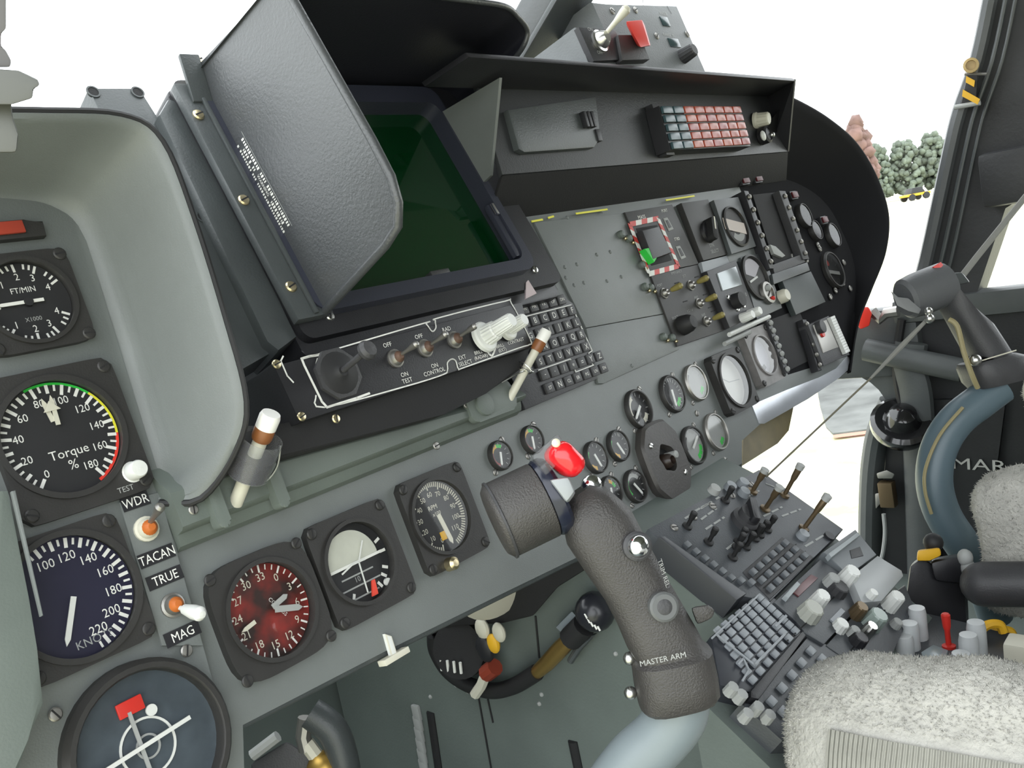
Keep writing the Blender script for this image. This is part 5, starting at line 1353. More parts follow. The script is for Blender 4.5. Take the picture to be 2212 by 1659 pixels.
for px, py in ((1580, 1488), (1600, 1504), (1635, 1530), (1612, 1545), (1660, 1548)):
    u, v = HK(px, py, .002); b = MB(); b.lathe([(.0055, 0), (.005, .010), (0, .011)], DIMW, 10, T=Matrix.Translation((u, v, -.004))); b.build('side_stud', uf)
# flatter aft part of the pedestal
K2 = Frame((KO.x, KO.y - .215, KO.z - .186), 86.9)
def unit2(name, label, cat, corners, z1, m): return kunit(name, label, cat, corners, -.03, z1, m, frame=K2)
ug = kunit('intercom_unit', 'black unit with clear and milky knobs right of the radio tuning unit', 'control panel', ((1784, 1394), (1864, 1308), (1908, 1300), (1955, 1262), (1975, 1310), (1925, 1420), (1850, 1440)), -.03, -.002, KG)
for px, py, r_, h_, m_ in ((1865, 1305, .006, .02, KNOBW), (1810, 1358, .008, .010, KNOBW), (1880, 1350, .011, .018, mat('clear_green_knob', (.30, .36, .33), .25)), (1918, 1312, .009, .02, KNOBW), (1866, 1372, .007, .016, STEEL), (1845, 1330, .008, .016, BRN), (1838, 1372, .006, .01, DIMW), (1932, 1352, .006, .008, DIMW), (1850, 1388, .009, .010, BLACK)):
    u, v = HK(px, py, -.002); ribbed(ug, u, v, -.002, r_, h_, m_, 'knob', 12)
b = MB(); p, q = HK(1795, 1345, -.002), HK(1815, 1324, -.002); b.line([p, q], .005, KKEY, -.002, .004); b.build('slider', ug)
b = MB(); b.line([HK(1838, 1405, -.002), HK(1935, 1290, -.002)], .0012, MATT, -.0018, .0006); b.build('joint_line', ug)
uh = unit2('aft_switch_unit', 'grey unit with paired white knobs and a red lever behind the fleece seat edge', 'control panel', ((1930, 1410), (1975, 1318), (2112, 1350), (2080, 1450)), .002, KG)
for px, py, L in ((1985, 1378, .034), (1968, 1400, .028), (1955, 1412, .02)):
    u, v = K2.hit(px, py, .002); b = MB(); b.lathe([(.0095, 0), (.0092, L * .8), (.008, L), (0, L * 1.01)], mat('milky_white', (.55, .57, .58), .35), 16, T=Matrix.Translation((u, v, .002))); b.build('white_knob', uh)
klever(uh, 2050, 1398, .002, .036, .004, RED, (.05, .05), 'red_lever', K2)
kpart(uh, 'clear_cover', ((1990, 1408), (2016, 1392), (2048, 1404), (2040, 1432), (1996, 1430)), .001, .012, mat('clear_grey_cover', (.22, .26, .28), .2), frame=K2)
ui = unit2('aft_selector_unit', 'grey unit with stacked white knobs next to the yellow hoops', 'control panel', ((2084, 1450), (2116, 1352), (2190, 1372), (2160, 1470)), .002, KG)
for px, py, L in ((2112, 1412, .034), (2095, 1432, .030), (2078, 1452, .02)):
    u, v = K2.hit(px, py, .002); b = MB(); b.lathe([(.0095, 0), (.0092, L * .8), (.008, L), (0, L * 1.01)], mat('milky_white', (.55, .57, .58), .35), 16, T=Matrix.Translation((u, v, .002))); b.build('white_knob', ui)
uj = unit2('end_unit', 'unit with a cream square knob at the right picture edge on the pedestal', 'control panel', ((2164, 1470), (2194, 1374), (2290, 1400), (2270, 1500)), .002, KG)
u, v = K2.hit(2205, 1440, .002); b = MB(); b.box(u - .014, u + .014, v - .012, v + .012, .002, .03, CREAM, bev=.004); b.build('square_knob', uj)
# yellow and black hoops
hp = thing('yellow_hoop_handle', 'yellow and black striped hoop handles on the aft pedestal', 'handle', Matrix.Translation(at_depth(2150, 1380, .95)))
for k in range(2):
    pts = [at_depth(x + k * 22, y + k * 14, .95 + .02 * k) - at_depth(2150, 1380, .95) for x, y in ((2118, 1378), (2122, 1358), (2140, 1348), (2160, 1350), (2168, 1366))]
    sp = smooth_path(pts, 6)
    b = MB(); b.tube(sp, .0048, AMBER, 8); b.build('hoop', hp)
# black grip box with yellow top (lever quadrant)
QZ = 1.05
def Q(px, py, dz=0): return at_depth(px, py, QZ + dz)
qb = thing('lever_quadrant', 'tall black box with a yellow striped handle and black knob on top', 'lever box', Matrix.Translation(Q(2025, 1370)))
o_ = Q(2025, 1370)
fr = [(1952, 1330), (1966, 1222), (1990, 1205), (2085, 1262), (2090, 1375), (2060, 1372)]
b = MB(); b.hexa([Q(*p) - o_ for p in fr], [Q(p[0] + 4, p[1] - 6, .09) - o_ for p in fr], BLACK, .004); b.build('box', qb)
b = MB(); b.hexa([Q(*p, -.01) - o_ for p in ((2010, 1215), (2075, 1200), (2082, 1262), (2020, 1255))], [Q(*p, .05) - o_ for p in ((2010, 1205), (2075, 1195), (2082, 1255), (2020, 1250))], BLACK, .005); b.build('top_block', qb)
b = MB(); b.hexa([Q(*p, -.012) - o_ for p in ((1982, 1190), (2030, 1183), (2034, 1200), (2008, 1212), (1980, 1212))], [Q(*p, .02) - o_ for p in ((1982, 1188), (2030, 1181), (2034, 1198), (2008, 1210), (1980, 1210))], AMBER, .003); b.build('yellow_handle', qb)
b = MB(); s_ = Q(2016, 1172, .01) - o_; b.sphere(s_, .011, RUBBER, 14, 8); b.build('knob', qb)
for px, py in ((2085, 1205), (2092, 1228), (2102, 1245)): s_ = Q(px, py, -.01) - o_; b = MB(); b.sphere(s_, .0085, DIMW, 12, 8, sc=(1, 1, 1.2)); b.build('end_knob', qb)

# ================================================================== UNDER THE BOARD: hose, dial, pedals
HXW = KO.x - .02
def U(px, py, x=HXW): return at_x(px, py, x)
hs = thing('oxygen_hose', 'black hose with a brass end and black ball knob under the board', 'hose', Matrix.Translation(U(1100, 1480)))
o_ = U(1100, 1480)
b = MB(); pts = [U(*p) - o_ for p in ((938, 1372), (942, 1405), (968, 1448), (1010, 1478), (1062, 1492), (1110, 1482), (1160, 1452))]
b.tube(smooth_path(pts, 6), .0095, RUBBER, 12); b.build('hose_tube', hs)
b = MB(); pts = [U(*p) - o_ for p in ((1155, 1456), (1182, 1432), (1210, 1402), (1234, 1378))]; b.tube(pts, [.0075, .009, .0095, .0085], mat('brass_fitting', (.55, .36, .12), .32, .9), 12); b.build('brass_end', hs)
b = MB(); b.tube([U(1232, 1380) - o_, U(1262, 1350) - o_], .013, RUBBER, 12); b.sphere(U(1285, 1321) - o_, .021, mat('ball_black', (.02, .021, .026), .25), 18, 10); b.build('ball_knob', hs)
b = MB()
for k, (px, py) in enumerate(((1263, 1326), (1269, 1336), (1276, 1344), (1284, 1350), (1291, 1353))): p = U(px, py, HXW - .019) - o_; b.tube([p, p + Vector((-.001, -.003, -.004))], .0012, WHITE, 5)
b.build('ball_print', hs, kind='stuff')
hb = thing('stowage_hook', 'small grey spring hook behind the brass hose end', 'hook', Matrix.Translation(U(1240, 1390)))
o_ = U(1240, 1390); b = MB(); b.hexa([U(*p, HXW + .012) - o_ for p in ((1200, 1355), (1235, 1320), (1246, 1332), (1212, 1366))], [U(*p, HXW + .002) - o_ for p in ((1200, 1355), (1235, 1320), (1246, 1332), (1212, 1366))], mat('grey_bracket', (.2, .23, .25), .4), .002); b.build('plate', hb)
b = MB(); b.tube([U(*p, HXW + .004) - o_ for p in ((1232, 1428), (1250, 1400), (1284, 1372), (1240, 1386))], .004, RAILM, 8); b.build('spring', hb)
cd = thing('cable_reel', 'black ring fitting with white ticks and tan tabs under the board', 'fitting', Matrix.Translation(U(1000, 1400)))
o_ = U(1000, 1400); T = axes((0, 0, 0), (-1, -.3, .25), (0, 1, 0))
b = MB(); b.lathe([(.020, -.01), (.034, -.01), (.034, .012), (.020, .012)], MATT, 24, T=T); b.build('ring', cd)
for k in range(4): p = U(952 + k * 14, 1425 + k * 2, HXW - .02) - o_; b = MB(); b.tube([p, p + Vector((0, .002, -.014))], .0018, WHITE, 6); b.build('white_tick', cd)
for px, py, m_, s_ in ((1042, 1358, CREAM, .010), (1078, 1366, CREAM, .009), (1066, 1390, AMBER, .009), (1048, 1400, BLACK, .013)):
    p = U(px, py, HXW - .02) - o_; b = MB(); b.sphere(p, s_, m_, 12, 8, sc=(.6, 1, 1.3)); b.build('tab', cd)
tg = thing('tie_tag', 'cream tag with a dark red clip on the hose', 'tag', Matrix.Translation(U(1042, 1470)))
o_ = U(1042, 1470); b = MB(); b.tube([U(*p, HXW - .012) - o_ for p in ((1050, 1455), (1040, 1480), (1026, 1500))], .0065, CREAM, 8); b.build('tag', tg)
b = MB(); b.tube([U(*p, HXW - .012) - o_ for p in ((1050, 1455), (1070, 1440)) ], .010, mat('dark_red_clip', (.25, .04, .02), .5), 10); b.build('clip', tg)
ud_ = thing('gap_shade_slab', 'black slab added for the shade in the gap under the board edge', 'duct', Matrix.Translation(U(1150, 1290, KO.x - .012)))
o_ = U(1150, 1290, KO.x - .012); pq = ((930, 1372), (1000, 1318), (1110, 1258), (1296, 1180), (1278, 1222), (1205, 1268), (1152, 1330), (1085, 1346), (980, 1352))
b = MB(); b.hexa([U(*p, KO.x - .03) - o_ for p in pq], [U(*p, KO.x - .006) - o_ for p in pq], MATT, .003); b.build('box', ud_)  # added black slab, painted in for the shade under the board
fl = thing('round_flange', 'cream round flange half hidden under the board edge', 'fitting', Matrix.Translation(U(1058, 1278, KO.x - .05)))
b = MB(); b.lathe([(.030, -.006), (.036, -.003), (.036, .004), (.026, .008), (0, .008)], mat('cream_paint', (.5, .48, .40), .45), 26, T=axes((0, 0, 0), (-.4, -.6, -.3))); b.build('disc', fl)
pd = thing('rudder_pedal', 'dark metal pedal linkage with white and brass pieces at the bottom edge', 'pedal', Matrix.Translation(at_depth(640, 1620, .95)))
def W_(px, py, z=.95): return at_depth(px, py, z) - at_depth(640, 1620, .95)
b = MB(); b.tube(smooth_path([W_(670, 1540), W_(720, 1580), W_(745, 1660), W_(748, 1740)], 5), .016, RAILM, 12); b.build('arm', pd)
b = MB(); b.tube([W_(660, 1550), W_(655, 1590), W_(662, 1620)], .008, DULL, 10); b.build('link', pd)
b = MB(); b.tube([W_(545, 1632), W_(600, 1590)], .006, DIMW, 8); b.build('white_rod', pd)
b = MB(); b.tube([W_(662, 1605), W_(682, 1632)], .008, CREAM, 8); b.build('white_end', pd)
b = MB(); b.sphere(W_(700, 1660), .018, mat('brass_boss', (.5, .32, .08), .4, .8), 12, 8); b.build('brass_boss', pd)
b = MB(); b.hexa([W_(540, 1650), W_(620, 1600), W_(740, 1680), W_(560, 1760)], [W_(540, 1650, 1.0), W_(620, 1600, 1.0), W_(740, 1680, 1.0), W_(560, 1760, 1.0)], CHAR, .006); b.build('tread', pd)

# left edge trim strip beside the airspeed dial, and the small white tag on the lower board edge
et = thing('edge_rail', 'pale grey green rail standing in front of the left dials at the picture edge', 'rail', M.mat())
q = [H(*p, .035) for p in ((4, 1060), (20, 1058), (62, 1290), (80, 1400), (96, 1520), (60, 1600), (30, 1700), (-40, 1700), (-30, 1060))]
b = MB(); b.prism(q, .004, .035, GREEN, bev=.003); b.build('rail_face', et)
q = [H(*p, .0365) for p in ((24, 1062), (32, 1060), (92, 1330), (88, 1332))]
b = MB(); b.prism(q, .034, .038, GREY, bev=.001); b.build('rail_edge', et)
tgb = thing('white_clip', 'small white clip on the lower edge of the board', 'clip', M.mat(*H(838, 1395, .0), .0))
b = MB(); b.box(-.012, .014, -.012, -.007, -.004, .006, CREAM, bev=.001); b.prism([(-.003, -.008), (.003, -.008), (.004, .006), (-.001, .010)], 0, .004, KNOBW, bev=.001); b.build('clip_body', tgb)
# ================================================================== NEAR STICK
ZN = .63
FWD = Vector((AX.z, AY.z, AZ.z)); RGT = Vector((AX.x, AY.x, AZ.x)); DWN = Vector((AX.y, AY.y, AZ.y))
def N(px, py, dz=0): return at_depth(px, py, ZN + dz)
def blob_loft(b, o, secs, m, depth_of, n=20, p=3.0, zb=ZN, dz=0.0):
    """secs: (px, py, half width px, angle of the width axis in picture degrees, half depth m)"""
    loops = []
    for px, py, hw, ang, hd in secs:
        c = at_depth(px, py, zb + dz); wv = (RGT * math.cos(RAD(ang)) + DWN * math.sin(RAD(ang)))
        wm = hw * zb / FPX; L = []
        for i in range(n):
            a = 2 * math.pi * i / n; cc, ss = math.cos(a), math.sin(a); r = 1 / ((abs(cc) ** p + abs(ss) ** p) ** (1 / p))
            L.append(c + wv * (wm * r * cc) + FWD * (hd * r * ss) - o)
        loops.append(L)
    b.loft(loops, m); return b
GRIP = mat('wrinkled_grip_black', (.046, .043, .041), .42, bump=.4, bscale=800, vary=.12, vscale=30)
so_ = N(1465, 1640, .02)
ns = thing('near_control_stick', 'brown black control stick grip in front of the near seat', 'control stick', Matrix.Translation(so_))
b = MB()
secs = [(1248, 1062, 30, -35, .014), (1262, 1085, 58, -32, .022), (1292, 1135, 78, -30, .026), (1330, 1200, 74, -27, .025), (1368, 1262, 70, -24, .024), (1400, 1320, 72, -20, .025), (1428, 1375, 77, -15, .026), (1445, 1405, 76, -13, .026), (1449, 1414, 86, -12, .029), (1458, 1465, 88, -12, .030), (1465, 1506, 86, -13, .029), (1467, 1516, 78, -13, .026)]
blob_loft(b, so_, secs, GRIP, None, 24, 3.2); b.build('grip', ns, sharp=40)
# head cylinder
b = MB(); a0, a1 = N(1068, 1130, -.012), N(1206, 1064, -.004); d = (a1 - a0).normalized(); L = (a1 - a0).length
T = axes(a0 - so_, d); b.lathe([(0, -.001), (.0225, 0), (.0255, .0025), (.0265, .006), (.0265, L * .76), (.024, L * .79)], GRIP, 28, T=T); b.build('head', ns, sharp=40)
b = MB(); b.lathe([(.0275, .0035), (.0275, .005), (.0265, .0055)], CHAR, 28, T=T); b.build('seam_ring', ns)
# blue black knob ring and grey thumb pad at the right end of the head
b = MB(); b.lathe([(.020, L * .76), (.0262, L * .78), (.0272, L * .83), (.0272, L * .94), (.0255, L * .99), (.018, L * 1.03), (0, L * 1.04)], mat('blue_black_knob', (.016, .019, .034), .2), 28, T=T); b.build('trim_ring', ns)
b = MB(); pq = [(1168, 1040), (1205, 1018), (1240, 1060), (1225, 1090), (1205, 1070)]
pq = [(1186, 1036), (1228, 1030), (1242, 1062), (1224, 1086)]
b.hexa([N(x, y, -.040) - so_ for x, y in pq], [N(x + 2, y + 4, -.022) - so_ for x, y in pq], mat('thumb_pad_grey', (.30, .32, .335), .4), .0025); b.build('thumb_pad', ns)
# clear guard with red button
b = MB(); gq = [(1148, 985), (1205, 936), (1232, 975), (1180, 1028)]
b.hexa([N(x, y, -.030) - so_ for x, y in gq], [N(x - 8, y + 8, .012) - so_ for x, y in gq], CLEARP, .002); b.build('clear_guard', ns)
b = MB(); loops = []
REDB = mat('red_button_gloss', (.75, .012, .018), .22, coat=.5)
pc = N(1222, 992, -.026) - so_; T3 = axes(pc, -FWD + RGT * .3 + DWN * -.1, RGT + DWN * .95)
loops = []
for z, k in ((-.012, .9), (-.004, 1.0), (.003, 1.0), (.0065, .93), (.009, .78), (.0105, .5), (.011, .2)):
    loops.append([(x * k, y * k, z) for x, y in rrect(-.0125, .0125, -.0085, .0085, .0072, 6)])
b.loft(loops, REDB, T3); b.build('trigger_button', ns, 'glossy red push button')
b = MB(); b.sphere(N(1201, 957, -.034) - so_, .0030, mat('tiny_lamp_cream', (.8, .75, .55), .3), 10, 6); b.build('guard_pin', ns)
def dome(px, py, r_, h_, m_, dz=-.028, nm='button', ring=None):
    b = MB(); T = axes(N(px, py, dz) - so_, -FWD + DWN * -.15 + RGT * .12)
    if ring: b.lathe([(r_ * 1.25, -.006), (r_ * 1.25, .001), (r_ * 1.05, .002)], ring, 20, T=T)
    b.lathe([(r_, -.002), (r_ * .97, h_ * .35), (r_ * .75, h_ * .75), (r_ * .4, h_ * .95), (0, h_)], m_, 20, T=T); return b.build(nm, ns)
dome(1377, 1180, .0078, .008, mat('chrome_dome', (.8, .82, .84), .12, 1.0), -.027, 'chrome_button', CHAR)
dome(1434, 1311, .0078, .0025, CHAR, -.028, 'round_pad', mat('pad_ring_grey', (.10, .105, .105), .45))
dome(1278, 1048, .007, .005, mat('chrome_dome', (.8, .82, .84), .12, 1.0), .0, 'rear_button')
b = MB(); b.hexa([N(x, y, -.012) - so_ for x, y in ((1492, 1312), (1530, 1306), (1545, 1318), (1538, 1336), (1506, 1350))], [N(x, y, .012) - so_ for x, y in ((1492, 1312), (1530, 1306), (1545, 1318), (1538, 1336), (1506, 1350))], GRIP, .003); b.build('side_trigger', ns)
for px, py in ((1360, 1422), (1362, 1497)):
    b = MB(); b.sphere(N(px, py, 0) - so_, .0046, STEEL, 12, 8, sc=(1, 1, 1)); b.build('clamp_screw', ns)
b = MB()
TT = axes(N(1432, 1424, -.0305) - so_, -FWD + RGT * .0, RGT - DWN * .21)
b.text('MASTER ARM', 0, 0, .0052, DIMW, 0, .0, T=TT)
TT = axes(N(1434, 1238, -.029) - so_, -FWD + RGT * .5, RGT * .42 + DWN)
b.text('TRIM REL', 0, 0, .0048, DIMW, 0, .0, T=TT)
b.build('grip_lettering', ns, kind='stuff')
TUBEB = mat('blue_grey_tube', (.19, .225, .24), .42, bump=.05)
b = MB(); b.tube(smooth_path([N(1468, 1505, .004) - so_, N(1462, 1545, .006) - so_, N(1425, 1595, .012) - so_, N(1365, 1650, .02) - so_, N(1310, 1740, .03) - so_, N(1290, 1900, .05) - so_], 6), .0205, TUBEB, 20); b.build('stick_tube', ns)

# ================================================================== SEATS WITH FLEECE COVERS
FLEECE = mat('cream_fleece', (.46, .45, .41), .95, bump=1.0, bscale=260, vary=.10, vscale=60)
RIBF = mat('ribbed_knit', (.36, .355, .31), .95, bump=.6, bscale=500, vary=.08, vscale=80)
_nt = RIBF.node_tree; _b = _nt.nodes['Principled BSDF']; _w = _nt.nodes.new('ShaderNodeTexWave'); _w.bands_direction = 'Y'; _w.inputs['Scale'].default_value = 90
_bp = _nt.nodes.new('ShaderNodeBump'); _bp.inputs['Strength'].default_value = .8; _bp.inputs['Distance'].default_value = .003
_tc = _nt.nodes.new('ShaderNodeTexCoord'); _nt.links.new(_tc.outputs['Object'], _w.inputs['Vector']); _nt.links.new(_w.outputs['Fac'], _bp.inputs['Height']); _nt.links.new(_bp.outputs['Normal'], _b.inputs['Normal'])
def fleece_block(t, x0, x1, y0, y1, z0, z1, r, name, seed, tufts=9000, side=None, tl=.006):
    """rounded cushion bolster with a pile of short tufts"""
    rs = random.Random(seed); b = MB(); n = 7; L = []
    cx_, cy_, cz_ = (x0 + x1) / 2, (y0 + y1) / 2, (z0 + z1) / 2; hx, hy, hz = (x1 - x0) / 2, (y1 - y0) / 2, (z1 - z0) / 2
    bmt = bmesh.new(); bmesh.ops.create_cube(bmt, size=2.0)
    bmesh.ops.subdivide_edges(bmt, edges=bmt.edges[:], cuts=13, use_grid_fill=True)
    def place(q):
        # rounded box: clamp to inner box then push out by r
        p = Vector((q.x * hx, q.y * hy, q.z * hz)); i_ = Vector((max(-hx + r, min(hx - r, p.x)), max(-hy + r, min(hy - r, p.y)), max(-hz + r, min(hz - r, p.z))))
        d = p - i_
        nrm = d.normalized() if d.length > 1e-6 else Vector((0, 0, 1))
        q_ = i_ + nrm * r if d.length > 1e-6 else p
        if side: q_.x += side * .55 * max(0, (hz - q_.z)) * (.5 + .5 * max(-1, min(1, side * q_.x / hx)))
        k = .004 * math.sin(q_.x * 31 + seed) * math.cos(q_.y * 23) + .003 * math.sin(q_.y * 57 + q_.z * 40)
        return q_ + nrm * k + Vector((0, 0, .012 * max(0, q.z) * (1 - q.x * q.x) * (1 - q.y ** 4))), nrm
    vs = []; nr_ = []
    for v_ in bmt.verts: p, nn = place(v_.co); vs.append(p + Vector((cx_, cy_, cz_))); nr_.append(nn)
    fs = [[v_.index for v_ in f.verts] for f in bmt.faces]
    o = t.matrix_world.translation
    b.add([p - o for p in vs], fs, FLEECE); b.build(name, t, sharp=180)
    def in_rib(p, nn): return nn.x * side > .30 and p.z < z1 - .020 and p.y < y1 - .022
    # pile
    P = []; Fa = []
    tri = []
    for f in fs:
        a = (vs[f[0]], vs[f[1]], vs[f[2]], vs[f[3]]); ar = (a[1] - a[0]).cross(a[2] - a[0]).length; tri.append((ar, f))
    tot = sum(a for a, f in tri)
    for ar, f in tri:
        cnt = tufts * ar / tot; cnt = int(cnt) + (rs.random() < cnt % 1)
        for _ in range(cnt):
            a, c_ = rs.random(), rs.random()
            p = vs[f[0]].lerp(vs[f[1]], a).lerp(vs[f[3]].lerp(vs[f[2]], a), c_); nn = (nr_[f[0]] + nr_[f[2]]).normalized()
            if side and in_rib(p, nn): continue
            d = (nn + Vector((rs.uniform(-.7, .7), rs.uniform(-.7, .7), rs.uniform(-.7, .4)))).normalized() * tl * rs.uniform(.6, 1.3)
            e1 = nn.cross(Vector((rs.uniform(-1, 1), rs.uniform(-1, 1), rs.uniform(-1, 1)))).normalized() * tl * .26; e2 = nn.cross(e1)
            k = len(P); P += [p + e1 - o, p - e1 * .5 + e2 * .87 - o, p - e1 * .5 - e2 * .87 - o, p + d - o]; Fa += [(k, k + 1, k + 3), (k + 1, k + 2, k + 3), (k + 2, k, k + 3)]
    b = MB(); b.add(P, Fa, FLEECE); b.build('fleece_pile', t, kind='stuff', sharp=180)
    if side:
        rib = [f for f in fs if all(in_rib(vs[k], nr_[k]) for k in f)]
        b = MB(); off = [p + nn * .003 for p, nn in zip(vs, nr_)]
        idx = sorted({k for f in rib for k in f}); mp_ = {k: i for i, k in enumerate(idx)}
        b.add([off[k] - o for k in idx], [[mp_[k] for k in f] for f in rib], RIBF); b.build('ribbed_side', t, sharp=180)
st1 = thing('pilot_chair', 'near seat with a cream fleece covered thigh bolster at bottom right', 'seat', Matrix.Translation((.66, .05, FLOOR_Z)))
fleece_block(st1, .618, .712, -.30, .338, .62, .790, .042, 'bolster', 3, 60000, -1, .0028)
b = MB(); o = Vector((.66, .05, FLOOR_Z)); b.box(.20 - o.x, .60 - o.x, -.35 - o.y, .02 - o.y, .62 - o.z, .74 - o.z, FLEECE, bev=.03, seg=4); b.build('cushion', st1)
b = MB(); b.box(.22 - o.x, .68 - o.x, -.35 - o.y, .10 - o.y, 0, .22, CHAR, bev=.01); b.build('seat_base', st1)
st2 = thing('pilot_chair', 'far seat with two cream fleece covered bolsters at the right edge', 'seat', Matrix.Translation((1.25, .05, FLOOR_Z)))
o = Vector((1.25, .05, FLOOR_Z))
fleece_block(st2, 1.060, 1.160, -.30, .315, .64, .815, .038, 'bolster', 5, 16000, None, .0034)
fleece_block(st2, 1.42, 1.52, -.30, .325, .70, .86, .035, 'bolster', 8, 9000, None, .0034)
b = MB(); b.box(1.15 - o.x, 1.43 - o.x, -.35 - o.y, .02 - o.y, .66 - o.z, .76 - o.z, FLEECE, bev=.03, seg=4); b.build('cushion', st2)
b = MB(); b.box(1.08 - o.x, 1.50 - o.x, -.35 - o.y, .10 - o.y, 0, .26, CHAR, bev=.01); b.build('seat_base', st2)
b = MB(); p0, p1 = at_depth(2125, 1262, 1.0), at_depth(2330, 1262, .96); b.tube([p0 - o, p1 - o], .024, CHAR, 18); b.sphere(p0 - o, .024, CHAR, 16, 10); b.build('arm_tube', st2)

# ================================================================== FAR STICK
ZF = 1.16
def FP(px, py, dz=0): return at_depth(px, py, ZF + dz)
fo = FP(2110, 1240, .02)
fs_ = thing('far_control_stick', 'black control stick on a curved blue grey tube in front of the far seat', 'control stick', Matrix.Translation(fo))
b = MB(); TUB2 = mat('slate_blue_tube', (.10, .145, .17), .4, bump=.05)
b.tube(smooth_path([FP(2160, 835) - fo, FP(2120, 865) - fo, FP(2064, 910) - fo, FP(2028, 970) - fo, FP(2018, 1040) - fo, FP(2036, 1110) - fo, FP(2078, 1175) - fo, FP(2118, 1235, .02) - fo, FP(2150, 1330, .05) - fo], 5), 0.0218, TUB2, 20); b.build('stick_tube', fs_)
b = MB()
blob_loft(b, fo, [(2040, 610, 30, 60, .02), (2058, 635, 52, 50, .026), (2085, 680, 58, 25, .026), (2112, 725, 55, 20, .026), (2135, 765, 54, 18, .027), (2146, 782, 50, 15, .027)], CHAR, None, 20, 3.2, ZF); b.build('grip', fs_, sharp=40)
b = MB(); blob_loft(b, fo, [(2130, 775, 50, -15, .03), (2140, 782, 62, -14, .033), (2152, 812, 62, -14, .033), (2158, 828, 54, -14, .03)], CHAR, None, 20, 4.0, ZF); b.build('clamp_block', fs_, sharp=40)
# head: short drum facing forward left with a torn pale face
b = MB(); h0, h1 = FP(1952, 648, -.01), FP(2045, 628, .0); d = (h1 - h0).normalized(); L = (h1 - h0).length
T = axes(h0 - fo, d + Vector((0, 0, .15)))
b.lathe([(.0, .0), (.021, .0), (.0255, .004), (.0275, .02), (.0275, L)], mat('drum_grey', (.10, .104, .11), .5, bump=.2, bscale=300), 24, T=T); b.build('head', fs_, sharp=40)
b = MB(); pq = [(1924, 628), (1940, 642), (1962, 644), (1990, 668), (1985, 678), (1962, 672), (1938, 660)]
b.hexa([FP(x, y, -.030) - fo for x, y in pq], [FP(x, y, -.018) - fo for x, y in pq], mat('pale_torn_edge', (.2, .205, .21), .6), .001); b.build('torn_face', fs_)
b = MB(); b.tube([FP(2020, 574, -.01) - fo, FP(2032, 590, -.012) - fo], .008, RED, 8); b.build('red_button', fs_)
b = MB(); b.hexa([FP(x, y, -.025) - fo for x, y in ((2050, 590), (2078, 588), (2096, 610), (2070, 616))], [FP(x, y, .015) - fo for x, y in ((2050, 590), (2078, 588), (2096, 610), (2070, 616))], RAILM, .003); b.build('hat_switch', fs_)
b = MB(); b.sphere(FP(2107, 778, -.035) - fo, .0075, STEEL, 12, 8); b.build('clamp_screw', fs_)
b = MB(); b.line([(-.026, 0), (.026, 0)], .0014, CREAM, 0, .0006, T=axes(FP(2150, 770, -.0345) - fo, -FWD, RGT - DWN * .3)); b.build('scribed_line', fs_)
b = MB(); b.tube(smooth_path([FP(2050, 690, -.03) - fo, FP(2068, 705, -.035) - fo, FP(2082, 760, -.035) - fo, FP(2100, 810, -.035) - fo, FP(2112, 838, -.03) - fo], 5), .0032, mat('tan_wire', (.28, .24, .12), .5), 7); b.build('wire', fs_)
b = MB(); b.tube(smooth_path([FP(2080, 880, -.028) - fo, FP(2030, 940, -.026) - fo, FP(2000, 1010, -.026) - fo, FP(1998, 1060, -.026) - fo, FP(2012, 1110, -.024) - fo], 5), .0022, mat('tan_wire', (.28, .24, .12), .5), 7); b.build('wire', fs_)

# ================================================================== CABLES, FAR WALL FITTINGS
ca = thing('bungee_cord', 'grey cord running from the far stick down to the pedestal top', 'cord', Matrix.Translation(at_depth(1720, 980, 1.1)))
o = at_depth(1720, 980, 1.1)
b = MB(); b.tube([at_depth(2006, 687, 1.12) - o, at_depth(1950, 745, 1.12) - o, at_depth(1880, 818, 1.10) - o], [.0022, .0034, .0016], mat('grey_cord', (.22, .22, .2), .7), 8)
b.tube([at_depth(1880, 818, 1.10) - o, at_depth(1655, 1030, 1.07) - o], .0013, mat('thin_wire', (.16, .15, .11), .5), 6); b.build('cord', ca)
b = MB(); b.sphere(at_depth(2006, 672, 1.11) - o, .005, STEEL, 10, 6); b.sphere(at_depth(2008, 688, 1.11) - o, .006, STEEL, 10, 6); b.build('swivel', ca)
cb = thing('bungee_cord', 'grey cord running up from the far stick past the right door pillar', 'cord', Matrix.Translation(at_depth(2070, 605, 1.15)))
o = at_depth(2070, 605, 1.15)
b = MB(); b.tube([at_depth(2066, 612, 1.15) - o, at_depth(2110, 555, 1.17) - o, at_depth(2215, 425, 1.22) - o, at_depth(2300, 320, 1.26) - o], .0040, mat('grey_cord', (.22, .22, .2), .7), 8); b.build('cord', cb)
cc_ = thing('hanging_cable', 'thin black cable hanging on the dark side wall beside the nose window', 'cable', Matrix.Translation(at_x(1945, 850, RX - .03)))
o = at_x(1945, 850, RX - .03)
b = MB(); b.tube(smooth_path([at_x(x, y, RX - .03) - o for x, y in ((1948, 690), (1940, 745), (1936, 800), (1945, 860), (1962, 905))], 5), .008, RUBBER, 8); b.build('cable', cc_)
b = MB(); b.tube([at_x(x, y, RX - .03) - o for x, y in ((1972, 838), (1990, 858))], .009, mat('orange_white_tag', (.7, .38, .12), .5), 8); b.build('tag', cc_)
kn = thing('vent_knob', 'glossy black round vent knob on top of the dark wall edge', 'knob', Matrix.Translation(at_x(1948, 912, RX - .05)))
b = MB(); b.lathe([(.052, -.02), (.056, -.01), (.056, .004), (.048, .010), (.034, .008), (.030, .012), (.024, .028), (.012, .036), (0, .037)], mat('gloss_black', (.012, .012, .013), .15, coat=.5), 28, T=axes((0, 0, 0), (-.55, -.35, .75))); b.build('knob_body', kn)
